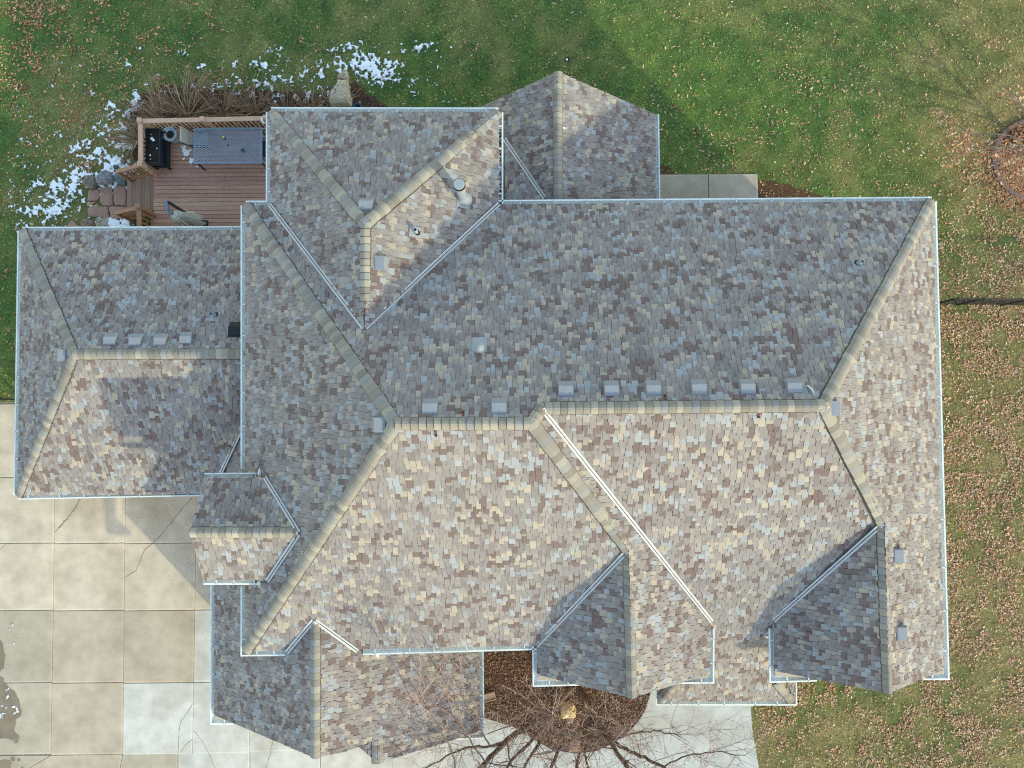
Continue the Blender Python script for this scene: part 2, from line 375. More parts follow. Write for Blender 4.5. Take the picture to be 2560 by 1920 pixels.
house = empty('house', (0, 0, 0), 'large house with hipped and gabled mottled shingle roofs and white gutters', 'house')
main = roof('main_roof', ['N', 'W', 'A', 'B', 'C', 'CW', 'D', 'DW', 'PW', 'PE'], house)
nwr = roof('wing_roof', ['nW', 'nN', 'nE'], house)
lwr = roof('wing_roof', ['wN', 'wW', 'wS'], house)
gar = roof('garage_roof', ['gW', 'gE', 'g2'], house)
dor = roof('dormer_roof', ['dN', 'dS'], house)
sun = roof('gable_roof', ['tW', 'tE', 'tS'], house)
def rd(a, b, pa, pb, par, **k): ridge(P[a] if isinstance(a, str) else a, P[b] if isinstance(b, str) else b, PL[pa], PL[pb], par, **k)
for a, b, pa, pb, par in (('m_nw','apexW','N','W',main), ('m_sw','apexW','W','A',main), ('apexW','rA','N','A',main), ('rB','rA','N','C',main), ('c_top','rA','C','A',main),
     ('rBe','rB','N','B',main), ('m_ne','rBe','N','D',main), ('s_top','rBe','D','B',main), ('s_pk','s_top','D','DW',main), ('c_pk','c_top','C','CW',main),
     ('p_sw','p_h1','PW','B',main), ('p_se','p_h2','PE','B',main),
     ('nw_nw','nw_r1','nW','nN',nwr), ('nw_ne','nw_r1','nN','nE',nwr), ('nw_r2','nw_r1','nW','nE',nwr),
     ('w_nw','w_r1','wN','wW',lwr), ('w_sw','w_r1','wW','wS',lwr), ('w_r1','w_r2','wN','wS',lwr),
     ('g_pk','g_in','gW','gE',gar), ('g_pk2','g_k','g2','gE',gar), ('d_pk','d_r','dN','dS',dor), ('t_pk','t_r','tW','tE',sun)):
    rd(a, b, pa, pb, par)
for a, b, pa, pb, par in (('nw_j','nw_r2','nW','N',nwr), ('ne_j','nw_r2','nE','N',nwr), ('c_vf','rB','C','B',main), ('A_se','c_top','CW','A',main), ('s_vf','s_top','DW','B',main),
     ('g_vw','g_in','gW','A',gar), ('g_ve','g_in','gE','A',gar), ('d_n2','d_r','dN','W',dor), ('d_s2','d_r','dS','W',dor), ('w_se','w_v','wS','gW',lwr), ('t_v1','t_v2','tW','tS',sun)):
    valley(P[a], P[b], PL[pa], PL[pb], par)
# small shingled pads on the gable returns
def pad(pts, par):
    mb = MB(); mb.slab([W(*p) for p in pts], .06, 0, 0, CAPC[1]); mb.build('return_pad', [M['shingle']], par)
pad([(1346,1684,5.50),(1346,1700,5.37),(1446,1705,5.37),(1440,1701,5.46)], main)
pad([(1772,1680,5.50),(1690,1700,5.46),(1690,1704,5.37),(1772,1694,5.37)], main)
pad([(1938,1672,5.50),(1938,1690,5.37),(2040,1695,5.37),(2030,1690,5.46)], main)
pad([(2360,1668,5.50),(2310,1690,5.46),(2306,1693,5.37),(2360,1684,5.37)], main)
pad([(539,1782,3.10),(539,1798,2.97),(576,1800,2.97),(570,1797,3.08)], gar)
pad([(1198,1824,3.10),(1140,1836,3.06),(1140,1840,2.97),(1198,1836,2.97)], gar)

# ------------------------------------------------------------------ gutters
GP = [(-.03, 0), (-.03, -.12), (.080, -.12), (.118, -.07), (.130, .008), (.092, .008), (.092, -.006), (.114, -.006), (.108, -.064), (.074, -.105), (-.02, -.105), (-.02, 0)]
bar_me = None
def gutter(path, caps=(True, True), step=.8):
    global bar_me
    pts = [W(u, v, z - .045) for u, v, z in path]; n = len(pts); mb = MB(); rings = []
    for i, p in enumerate(pts):
        def out(a, b):
            d = Vector((b.x - a.x, b.y - a.y, 0)).normalized(); return Vector((d.y, -d.x, 0))
        o1 = out(pts[i - 1], p) if i > 0 else None; o2 = out(p, pts[i + 1]) if i < n - 1 else None
        if o1 is None: mv = o2
        elif o2 is None: mv = o1
        else:
            mv = (o1 + o2).normalized(); mv = mv / max(.3, mv.dot(o1))
        rings.append(len(mb.v)); mb.v.extend([tuple(p + mv * o + Vector((0, 0, h))) for o, h in GP])
    k = len(GP)
    for i in range(n - 1):
        for j in range(k):
            j2 = (j + 1) % k; mb.f.append((rings[i] + j, rings[i] + j2, rings[i + 1] + j2, rings[i + 1] + j)); mb.m.append(0); mb.c.append((1, 1, 1))
    for end, c in ((0, caps[0]), (n - 1, caps[1])):
        if c: mb.f.append(tuple(rings[end] + j for j in (0, 1, 2, 3, 4))); mb.m.append(0); mb.c.append((1, 1, 1))
    g = mb.build('gutter', [M['gutter']], house)
    if bar_me is None:
        b = MB(); b.box((.045, 0, -.002), .145, .030, .012); b.box((.112, 0, .006), .024, .036, .014)
        ob = b.build('hanger', [M['white']], g); bar_me = ob.data; bpy.data.objects.remove(ob)
    for i in range(n - 1):
        a, b = pts[i], pts[i + 1]; d = b - a; L = d.length
        if L < .5: continue
        m = max(1, int(round(L / step))); ang = math.atan2(-d.x, d.y)
        for q in range(m):
            t = (q + .5 + random.uniform(-.12, .12)) / m; h = bpy.data.objects.new('hanger', bar_me); COL.objects.link(h)
            h.location = a + d * t + Vector((0, 0, .004)); h.rotation_euler = (0, 0, math.atan2(-d.x, d.y)); h.parent = g
    return g
gutter([(2308,1687,ZE),(2361,1687,ZE),(2329,504,ZE)], step=1.15)
gutter([(2329,504,ZE),(1246,512,ZE)], (False, False), .95)
gutter([(1246,512,ZE),(1246,281,ZE)], (False, False), .6)
gutter([(1246,281,ZE),(677,280,ZE)], (False, False), .72)
gutter([(677,280,ZE),(677,514,ZE),(614,514,ZE)], (False, False), .65)
gutter([(614,514,ZE),(614,1172,ZE)], (False, True), .8)
gutter([(614,1466,ZE),(614,1628,ZE),(712,1627,ZE)], step=.6)
gutter([(908,1625,ZE),(1343,1612,ZE)], (True, False), .75)
gutter([(1343,1612,ZE),(1344,1704,ZE),(1450,1701,ZE)], (False, True), .5)
gutter([(1684,1697,ZE),(1773,1696,ZE),(1774,1570,ZE)], step=.55)
gutter([(1651,1715,3.6),(1651,1752,3.6),(1981,1752,3.6),(1981,1706,3.6)], step=.75)
gutter([(1934,1571,ZE),(1936,1694,ZE),(2042,1691,ZE)], step=.55)
gutter([(606,576,ZL),(55,578,ZL)], (True, False), .8)
gutter([(55,578,ZL),(45,1238,ZL)], (False, False), .75)
gutter([(45,1238,ZL),(505,1229,ZL)], (False, True), .75)
gutter([(537,1300,ZL),(537,1800,ZL),(584,1800,ZL)], step=.85)
gutter([(1140,1838,ZL),(1200,1836,ZL),(1198,1630,ZL)], step=.7)
gutter([(666,1194,5.82),(511,1195,5.82)], step=.6)
gutter([(509,1449,5.85),(668,1449,5.85)], step=.6)
gutter([(1640,500,ZL),(1637,286,ZL)], step=.65)
gutter([(1191,272,ZL),(1193,500,ZL)], step=.65)
# short downspout elbows and drop outlets seen at the gutters
def downspout(u, v, z, dx, dy):
    p = W(u, v, z); mb = MB()
    mb.tube([p + Vector((dx * -.10, dy * -.10, -.06)), p + Vector((0, 0, -.10)), p + Vector((dx * .10, dy * .10, -.2)), p + Vector((dx * .06, dy * .06, -.5)), p + Vector((dx * .06, dy * .06, -1.1))], .045, 4)
    mb.build('downspout', [M['white']], house)
    o = MB(); o.lathe(p + Vector((dx * -.14, dy * -.14, -.143)), [(.036, 0), (.036, .006)], 12); o.build('drop_outlet', [M['black']], house)
downspout(646,1178,6.0,0,1); downspout(645,1465,6.0,0,-1); downspout(1786,1592,5.2,1,0); downspout(1919,1593,5.2,-1,0)
downspout(700,1640,5.2,0,-1); downspout(940,1638,5.2,0,-1)

# ------------------------------------------------------------------ walls
def wall(poly_px, z, top, name='wall'):
    mb = MB(); q = [W(u, v, z) for u, v in poly_px]; mb.prism([(p.x, p.y) for p in q], 0, top); mb.build(name, [M['stucco']], house)
def gable_wall(a, b, c, zt, d=.2):
    """triangular infill under a rake: a, b eave corners, c peak"""
    a, b, c = (W(*k) for k in (a, b, c)); mb = MB(); dn = Vector((0, 0, -.26)); off = Vector((0, .42, 0)) if d > 0 else Vector((0, -.42, 0))
    mb.slab([a + dn + off, b + dn + off, c + dn + off], .4, 0, 0); mb.build('gable_wall', [M['stucco']], house)
wall([(654,554),(2290,546),(2320,1640),(1975,1650),(1970,1520),(1735,1520),(1735,1650),(1385,1660),(1382,1570),(654,1590)], ZE, ZE - .03)
wall([(717,320),(1206,321),(1206,600),(717,600)], ZE, ZE - .04)
wall([(95,618),(660,616),(660,1190),(90,1198)], ZL, ZL - .03)
wall([(577,1150),(1158,1150),(1158,1790),(577,1760)], ZL, ZL - .04)
wall([(1231,330),(1597,330),(1600,560),(1231,560)], ZL, ZL - .05)
wall([(545,1225),(700,1225),(700,1420),(545,1420)], 5.8, 5.72)
gable_wall((1385,1690,ZE),(1735,1686,ZE),(1580,1744,7.29),0); gable_wall((1975,1680,ZE),(2320,1676,ZE),(2221,1733,7.32),0)
gable_wall((577,1790,ZL),(1158,1832,ZL),(787,1894,6.01),0)
for u in (1675, 1955):
    mb = MB(); p = W(u, 1735, 3.45); mb.box((p.x, p.y + .15, 1.72), .28, .28, 3.44); mb.box((p.x, p.y + .15, .14), .4, .4, .28); mb.build('porch_column', [M['stucco']], house)

# ------------------------------------------------------------------ things that are fixed to the roof
def frame(pl, u, v):
    return pl.hit(u, v), pl.e, pl.s, pl.n
def roof_vent(pl, u, v, w=.31, l=.33, mname='vent'):
    o, e, s, n = frame(pl, u, v); ta = math.tan(math.acos(n.z)) * .95; mb = MB()
    k = l / 2; pr = [(k, .028), (k, .05), (.0, .05 + k * ta), (-k, .105), (-k, .06), (-k + .03, .06), (-k + .03, .028)]
    L_ = [o - e * (w / 2) + s * y + n * z for y, z in pr]; Rr = [o + e * (w / 2) + s * y + n * z for y, z in pr]
    for i in range(len(pr)):
        j = (i + 1) % len(pr); mb.face([L_[i], L_[j], Rr[j], Rr[i]])
    mb.face(L_); mb.face(Rr[::-1])
    ob = mb.build('roof_vent', [M[mname]], house)
    f = MB(); f.box(o + n * .030, w + .03, l + .05, .006, ax=(e, s, n)); f.build('flange', [M[mname]], ob)
for u, v in ((1414,975),(1528,974),(1632,973),(1745,971),(1866,970),(1982,968),(1076,1019),(1248,1018)): roof_vent(PL['N'], u, v)
roof_vent(PL['W'], 951, 1062); roof_vent(PL['D'], 2081, 1021); roof_vent(PL['D'], 2240, 1388); roof_vent(PL['D'], 2248, 1581)
roof_vent(PL['nN'], 916, 515); roof_vent(PL['nE'], 950, 659)
for u, v in ((279,850),(342,852),(404,852),(468,848)): roof_vent(PL['wN'], u, v)
roof_vent(PL['wW'], 161, 889)
roof_vent(PL['wN'], 592, 826, .36, .42, 'black')
def pipe(pl, u, v, r, h, style):
    o, e, s, n = frame(pl, u, v); mb = MB()
    if style == 'flue':
        mb.lathe(o + Vector((0, 0, -.05)), [(r * .95, 0), (r * .95, h - .12), (r * .8, h - .10)], 20)
        ob = mb.build('vent_pipe', [M['galv']], house, True)
        c = MB(); c.lathe(o + Vector((0, 0, h - .16)), [(r * .9, 0), (r * 1.22, .03), (r * 1.22, .11)], 24, 1, (1, 1, 1)); c.lathe(o + Vector((0, 0, h - .046)), [(r * 1.1, 0), (r * 1.1, .012), (r * .9, .02)], 24, 0); c.build('pipe_cap', [M['cap'], M['black']], ob)
        w, l, b = .40, .40, 'galv'
        k = MB(); k.lathe(o + Vector((0, 0, -.12)), [(r * 2.0, 0), (r * 1.25, .22), (r * 1.0, .3)], 20); k.build('flashing_cone', [M['galv']], ob, True)
    elif style == 'dome':
        mb.lathe(o + Vector((0, 0, -.1)), [(r * 1.15, 0), (r * 1.12, .2), (r * .95, .24), (r * .95, h - .1)], 24)
        ob = mb.build('vent_pipe', [M['white']], house, True)
        c = MB(); c.lathe(o + Vector((0, 0, h - .18)), [(r * .98, 0), (r * .98, .05), (r * .9, .09), (r * .6, .13), (r * .2, .145)], 24); c.build('pipe_cap', [M['cap']], ob, True)
        w, l, b = .34, .42, 'galv'
    else:
        mb.lathe(o + Vector((0, 0, -.1)), [(r, 0), (r, h + .1), (r * .78, h + .1), (r * .78, h - .2)], 16)
        ob = mb.build('vent_pipe', [M['galv']], house, True)
        k = MB(); k.lathe(o + Vector((0, 0, -.08)), [(r * 1.9, 0), (r * 1.5, .12), (r * 1.02, .16)], 16); k.build('boot', [M['black']], ob, True)
        w, l, b = .26, .30, 'galv'
    up = s * (-.09 if style == 'dome' else .08)
    f = MB(); f.box(o + n * .028 + up * (1 if style != 'flue' else -.2) + (e * -.05 if style == 'flue' else Vector()), w, l, .006, ax=(e, s, n)); f.build('flange', [M[b]], ob)
pipe(PL['nE'], 1156, 496, .125, 1.2, 'flue'); pipe(PL['nE'], 1042, 582, .048, .34, 'open'); pipe(PL['N'], 1199, 871, .105, .36, 'dome')
pipe(PL['N'], 2142, 659, .05, .30, 'open'); pipe(PL['wN'], 540, 788, .05, .36, 'open')
def bracket(pl, u, v, mname='rust'):
    o, e, s, n = frame(pl, u, v); mb = MB(); mb.box(o + n * .03, .05, .14, .008, ax=(e, s, n)); mb.box(o + n * .055 - s * .03, .05, .012, .05, ax=(e, s, n)); mb.build('roof_anchor', [M[mname]], house)
for k, u, v in (('N',1158,1034),('A',1090,1083),('N',1662,994),('B',1896,1037)): bracket(PL[k], u, v)
bracket(PL['tE'], 1411, 321, 'white'); bracket(PL['gE'], 808, 1769, 'galv')
o, e, s, n = frame(PL['N'], 2026, 980); mb = MB(); mb.tube([o + s * -.14 + e * .05 + n * .05, o + s * .02 + n * .10, o + s * .1 + e * -.05 + n * .04], .012, 6); mb.tube([o + s * -.14 + e * .02 + n * .05, o + s * .06 + e * -.03 + n * .10, o + s * -.1 + e * -.03 + n * .04], .01, 6)
mb.build('wire_bracket', [M['white']], house)
# leaf litter lying in the gutter by the lower wing corner
mb = MB()
for i in range(90):
    t = random.random(); p = W(1251 + random.uniform(-2, 2), 290 + 215 * t, ZE - .145); a = random.uniform(0, 6.3)
    mb.box(p, random.uniform(.02, .07), random.uniform(.015, .03), .008, a, 0, jit(random.choice(((.03, .028, .025), (.10, .07, .05), (.5, .5, .5))), .3))
mb.build('gutter_debris', [M['leaf']], house)

# ------------------------------------------------------------------ ground
def lat(nx, ny, seed):
    return np.random.default_rng(seed).random((ny + 2, nx + 2))
def vnoise(x, y, sc, seed):
    """smooth value noise of 2-D arrays"""
    g = lat(256, 256, seed); X = x * sc + 91.3; Y = y * sc + 57.7
    xi = np.floor(X).astype(int); yi = np.floor(Y).astype(int); fx = X - xi; fy = Y - yi
    fx = fx * fx * (3 - 2 * fx); fy = fy * fy * (3 - 2 * fy); xi %= 256; yi %= 256
    return (g[yi, xi] * (1 - fx) + g[yi, xi + 1] * fx) * (1 - fy) + (g[yi + 1, xi] * (1 - fx) + g[yi + 1, xi + 1] * fx) * fy
def fbm(x, y, sc, seed, o=4):
    t = 0; a = .5; n = 0
    for k in range(o): t = t + a * vnoise(x, y, sc * 2 ** k, seed + k); n += a; a *= .5
    return t / n
def gauss(u, v, blobs):
    t = np.zeros_like(u)
    for cx, cy, sx, sy, rot, amp in blobs:
        c, s_ = math.cos(R_(rot)), math.sin(R_(rot)); dx = u - cx; dy = v - cy
        a = (dx * c + dy * s_) / sx; b = (-dx * s_ + dy * c) / sy
        t = np.maximum(t, amp * np.exp(-.5 * (a * a + b * b)))
    return t
def to_px(x, y):
    d = np.stack([x, y, np.full_like(x, -HC)], -1) @ RM
    return 1280 + d[..., 0] / -d[..., 2] * F, 960 - d[..., 1] / -d[..., 2] * F
GREEN, DEEP, OLIVE, STRAW = (np.array(c) for c in ((.122, .188, .042), (.068, .118, .034), (.235, .196, .078), (.42, .33, .17)))
def lawn_colour(u, v, x, y):
    big = fbm(x, y, .22, 3); mid = fbm(x, y, 1.3, 9); fine = fbm(x, y, 5, 21, 2)
    dry = gauss(u, v, [(2520, 1300, 240, 700, 0, 1.0), (2150, 1850, 420, 130, 0, .8), (2560, 330, 230, 300, 0, .95), (1950, 420, 330, 60, 0, .5), (560, 190, 330, 50, -8, .42), (180, 330, 170, 170, -40, .32), (1420, 180, 60, 90, 0, .5), (10, 1003, 60, 9, 0, .8), (260, 470, 170, 120, -30, .6), (2600, 100, 150, 160, 0, .5)])
    d = np.clip(dry + (big - .5) * 1.2 + (mid - .5) * 1.1, 0, 1)[..., None]
    k = np.clip((fine - .3) * 1.6 + (mid - .5) * 1.2, 0, 1)[..., None]
    c = (DEEP * (1 - k) + GREEN * k) * (1 - d) + (OLIVE * .8 + STRAW * .2 * k) * d
    return c
def grid_mesh(name, x, y, z, colr, m):
    ny, nx = x.shape; me = bpy.data.meshes.new(name)
    me.vertices.add(nx * ny); me.vertices.foreach_set('co', np.stack([x, y, z], -1).reshape(-1).astype(np.float32))
    i = (np.arange(ny - 1)[:, None] * nx + np.arange(nx - 1)[None]).ravel(); q = np.stack([i, i + 1, i + nx + 1, i + nx], 1)
    me.loops.add(q.size); me.loops.foreach_set('vertex_index', q.ravel().astype(np.int32)); me.polygons.add(len(q))
    me.polygons.foreach_set('loop_start', (np.arange(len(q)) * 4).astype(np.int32)); me.polygons.foreach_set('loop_total', np.full(len(q), 4, np.int32))
    at = me.attributes.new('tint', 'FLOAT_COLOR', 'POINT'); at.data.foreach_set('color', np.concatenate([colr.reshape(-1, 3), np.ones((nx * ny, 1))], 1).astype(np.float32).ravel())
    me.materials.append(m); me.update(calc_edges=True); ob = bpy.data.objects.new(name, me); COL.objects.link(ob); return ob
def tri_mesh(name, verts, faces, cols, m):
    """verts (n,3), faces (k,3 or 4), cols per face"""
    me = bpy.data.meshes.new(name); w = faces.shape[1]
    me.vertices.add(len(verts)); me.vertices.foreach_set('co', verts.astype(np.float32).ravel())
    me.loops.add(faces.size); me.loops.foreach_set('vertex_index', faces.astype(np.int32).ravel()); me.polygons.add(len(faces))
    me.polygons.foreach_set('loop_start', (np.arange(len(faces)) * w).astype(np.int32)); me.polygons.foreach_set('loop_total', np.full(len(faces), w, np.int32))
    at = me.attributes.new('tint', 'FLOAT_COLOR', 'FACE'); at.data.foreach_set('color', np.concatenate([cols, np.ones((len(faces), 1))], 1).astype(np.float32).ravel())
    me.materials.append(m); me.update(calc_edges=True); ob = bpy.data.objects.new(name, me); COL.objects.link(ob); return ob
gx = np.concatenate([[-300, -80, -40], np.arange(-24, 24.01, .2), [40, 80, 300]]); gy = np.concatenate([[-300, -80, -40], np.arange(-20, 20.01, .2), [40, 80, 300]])
X, Y = np.meshgrid(gx, gy); U_, V_ = to_px(X, Y)
LC = lawn_colour(U_, V_, X, Y); LC[(np.abs(X) > 24.1) | (np.abs(Y) > 20.1)] = GREEN * .6 + OLIVE * .3
tag(grid_mesh('lawn', X, Y, np.zeros_like(X), LC, M['lawn']), 'green and straw coloured autumn lawn around the house', 'lawn', kind='structure')

def sheet(name, px, z, m, label, cat, kind='structure', th=0.0):
    mb = MB(); q = [W(u, v, z) for u, v in px]
    if th: mb.prism([(p.x, p.y) for p in q], z - th, z)
    else: mb.face(q)
    return tag(mb.build(name, [m]), label, cat, kind=kind)
# planting beds
def wavy(px, amp=6, n=6, seed=1):
    r = random.Random(seed); out = []
    for i in range(len(px)):
        a, b = px[i], px[(i + 1) % len(px)]
        for k in range(n):
            t = k / n; out.append((a[0] + (b[0] - a[0]) * t + r.uniform(-amp, amp), a[1] + (b[1] - a[1]) * t + r.uniform(-amp, amp)))
    return out
sheet('planting_bed', [(1180,1560),(1196,1786),(1214,1794),(1250,1803),(1285,1816),(1332,1845),(1348,1857),(1380,1873),(1437,1882),(1490,1876),(1538,1854),(1570,1829),(1595,1804),(1614,1772),(1625,1734),(1650,1690),(1650,1560)], .012, M['mulch'], 'brown mulch bed round the bare tree', 'planting bed')
sheet('planting_bed', wavy([(330,345),(312,300),(345,240),(420,212),(560,222),(700,225),(815,232),(840,215),(885,205),(915,232),(965,262),(1010,276),(1010,330),(330,400)], 5, 5, 2), .008, M['mulch'], 'dark mulch bed between the deck and the back lawn', 'planting bed')
sheet('planting_bed', wavy([(1894,450),(1927,454),(1984,466),(2015,480),(2080,492),(2085,530),(1890,530)], 4, 4, 3), .008, M['mulch'], 'narrow dark mulch strip beside the concrete pad', 'planting bed')
sheet('planting_bed', wavy([(1646,412),(1668,416),(1694,436),(1690,445),(1640,445)], 3, 4, 4), .006, M['mulch'], 'small dark dirt patch at the corner of the concrete pad', 'planting bed')
# concrete driveway: separate slabs with tooled joints
JW = .007
def slab_quad(mb, px, col, z=.03, g=JW):
    q = [W(u, v, z) for u, v in px]; out = []; inn = []
    n = len(q); ar = sum(q[i].x * q[(i + 1) % n].y - q[(i + 1) % n].x * q[i].y for i in range(n)); sg = 1 if ar > 0 else -1
    for i in range(n):
        a, b, d = q[i - 1], q[i], q[(i + 1) % n]; e1 = (b - a).normalized(); e2 = (d - b).normalized()
        n1 = Vector((-e1.y, e1.x, 0)) * sg; n2 = Vector((-e2.y, e2.x, 0)) * sg; m_ = (n1 + n2); m_ = m_ / max(.25, m_.dot(n1)); out.append((b.x + m_.x * g, b.y + m_.y * g)); inn.append((b.x + m_.x * (g + .05), b.y + m_.y * (g + .05), z))
    B = len(mb.v); mb.v.extend(inn); mb.v.extend([(p[0], p[1], z - .004) for p in out]); mb.v.extend([(p[0], p[1], -.05) for p in out])
    mb.f.append(tuple(range(B, B + n))); mb.m.append(0); mb.c.append(col); rim = tuple(min(.8, k * random.uniform(1.05, 1.12)) for k in col)
    for i in range(n):
        j = (i + 1) % n
        mb.f.append((B + n + i, B + n + j, B + j, B + i)); mb.m.append(0); mb.c.append(rim)
        mb.f.append((B + 2 * n + i, B + 2 * n + j, B + n + j, B + n + i)); mb.m.append(0); mb.c.append(col)
def lerp2(pts, t):
    for (x0, y0), (x1, y1) in zip(pts, pts[1:]):
        if t <= y1: return x0 + (x1 - x0) * (t - y0) / (y1 - y0)
    return pts[-1][0]
CREAM, TAN, GREYT, WHITE = lin((205, 188, 168)), lin((186, 169, 150)), lin((180, 166, 148)), lin((200, 194, 186))
vl = [[(-220, 1000), (-225, 1930)], [(-42, 1000), (-48, 1930)], [(138, 1000), (135, 1360), (133, 1522), (127, 1890)], [(316, 1000), (312, 1360), (310, 1523), (306.8, 1886)], [(492, 1000), (489, 1360), (487, 1524), (481, 1884)]]
hl = [1009, 1193, 1358, 1526, 1707, 1887]
dv = MB()
tones = {0: [CREAM] * 4, 1: [CREAM] * 4, 2: [CREAM, CREAM, CREAM, CREAM], 3: [GREYT, GREYT, TAN, TAN], 4: [GREYT, GREYT, TAN, WHITE]}
for r in range(5):
    for c in range(4):
        y0, y1 = hl[r], hl[r + 1]; x = lambda k, t: lerp2(vl[k], t)
        slab_quad(dv, [(x(c, y0), y0 + 2), (x(c + 1, y0), y0), (x(c + 1, y1), y1 - 1), (x(c, y1), y1 + 1)], jit(tones[r][c], .035))
for r, tn in ((1, CREAM), (2, CREAM), (3, WHITE), (4, WHITE)):
    y0, y1 = hl[r], hl[r + 1]; xr = 624 if r == 4 else 640; slab_quad(dv, [(lerp2(vl[4], y0), y0), (xr, y0 - 2), (xr, y1 - 4), (lerp2(vl[4], y1), y1 - 1)], jit(tn, .02))
slab_quad(dv, [(-220,1890),(125,1889),(64,1925),(40,2090),(-220,2090)], GREYT); slab_quad(dv, [(127,1889),(306,1886),(300,1920),(290,2090),(40,2090),(66,1924)], TAN)
slab_quad(dv, [(307,1885),(444,1883),(444,2090),(290,2090),(300,1920)], jit(GREYT, .04)); slab_quad(dv, [(445,1883),(624,1880),(625,2090),(445,2090)], WHITE)
slab_quad(dv, [(624,1690),(800,1690),(800,1877),(624,1881)], WHITE)
slab_quad(dv, [(625,1880),(800,1876),(802,2090),(626,2090)], jit(WHITE, .02)); slab_quad(dv, [(800,1700),(980,1700),(980,2090),(802,2090)], jit(WHITE, .02)); slab_quad(dv, [(980,1700),(1120,1700),(1120,2090),(980,2090)], WHITE)
def crack(px, w=.012):
    pts = []
    for (a, b) in zip(px, px[1:]):
        for k in range(8):
            t = k / 8; pts.append((a[0] + (b[0] - a[0]) * t + random.uniform(-1.1, 1.1), a[1] + (b[1] - a[1]) * t + random.uniform(-1.1, 1.1)))
    pts.append(px[-1]); q = [W(u, v, .0345) for u, v in pts]
    for i in range(len(q) - 1):
        d = (q[i + 1] - q[i]).normalized(); nn = Vector((-d.y, d.x, 0)) * w * random.uniform(.25, .6)
        dv.face([q[i] - nn, q[i + 1] - nn, q[i + 1] + nn, q[i] + nn], 1)
crack([(200,1248),(185,1275),(163,1302),(138,1330)], .03); crack([(481,1244),(452,1275),(425,1310),(391,1350),(360,1376),(352,1400),(340,1425),(313,1444)], .016)
crack([(0,1374),(15,1361)]); crack([(482,1760),(468,1782),(450,1807),(446,1850),(445,1883)]); crack([(484,1826),(502,1848),(520,1880),(540,1925)]); crack([(682,1848),(676,1885),(664,1925)]); crack([(452,1880),(466,1860),(480,1850)])
tag(dv.build('driveway', [M['concrete'], M['crack']]), 'large cracked concrete slab driveway beside the garage', 'driveway', kind='structure')
b = MB(); b.face([W(u, v, .004) for u, v in ((-230,1006),(640,1006),(640,1700),(1125,1700),(1125,2095),(-230,2095))]); tag(b.build('gravel_base', [M['joint']]), 'dark joint filling beneath the driveway slabs', 'ground', kind='structure')
# front walk curving round the bed
wk = MB(); inner = [(1120,1790),(1214,1796),(1285,1818),(1332,1847),(1380,1875),(1437,1884),(1490,1878),(1538,1856),(1570,1831),(1595,1806),(1614,1774),(1626,1734),(1640,1700)]
outr = [(1120,2095),(1214,2095),(1300,2095),(1360,2095),(1420,2095),(1480,2095),(1540,2095),(1640,2095),(1740,2095),(1915,2095),(1899,1930),(1880,1820),(1874,1700)]
for i in range(len(inner) - 1):
    q = [W(*inner[i], .03), W(*inner[i + 1], .03), W(*outr[i + 1], .03), W(*outr[i], .03)]; wk.prism([(p.x, p.y) for p in q], -.05, .03, 0, jit(lin((190, 189, 185)), .006))
wk.face([W(u, v, .0335) for u, v in ((1626,1733),(1634,1733),(1628,1780),(1604,1816),(1560,1852),(1556,1846),(1597,1808),(1618,1774))], 0, lin((188, 184, 178)))
tag(wk.build('walkway', [M['concrete'], M['joint']]), 'pale concrete front walk curving round the mulch bed', 'walkway', kind='structure')
pd = MB(); slab_quad(pd, [(1640,436),(1771,435.5),(1772,530),(1640,530)], lin((166, 156, 142)), .05, .006); slab_quad(pd, [(1772,435.5),(1894,434.6),(1897,530),(1773,530)], lin((170, 160, 146)), .05, .006)
tag(pd.build('concrete_pad', [M['concrete']]), 'two grey concrete slabs against the back of the house', 'patio', kind='structure')
# wet patch with melting snow on the driveway
wet = MB()
for k, px in enumerate(([(-120,1560),(0,1600),(8,1612),(13,1640),(10,1668),(0,1678),(-120,1690)], [(-150,1690),(0,1692),(9,1696),(11,1707),(25,1722),(36,1727),(49,1752),(53,1776),(52,1790),(40,1800),(36,1828),(48,1842),(44,1854),(38,1861),(33,1850),(10,1846),(0,1846),(-150,1850)], [(-100,1900),(0,1900),(22,1900),(30,1908),(26,1925),(-100,1960)])):
    wet.face([W(u, v, .0355) for u, v in wavy(px, 1.6, 6, 20 + k)])
for u, v, r in ((32,1898,6),(47,1900,4),(56,1920,3)): wet.face([W(u + r * math.cos(a), v + r * math.sin(a), .0355) for a in np.linspace(0, 6.28, 10)[:-1]])
tag(wet.build('puddle', [M['wet']]), 'brown wet patch of meltwater at the driveway edge', 'puddle', kind='structure')
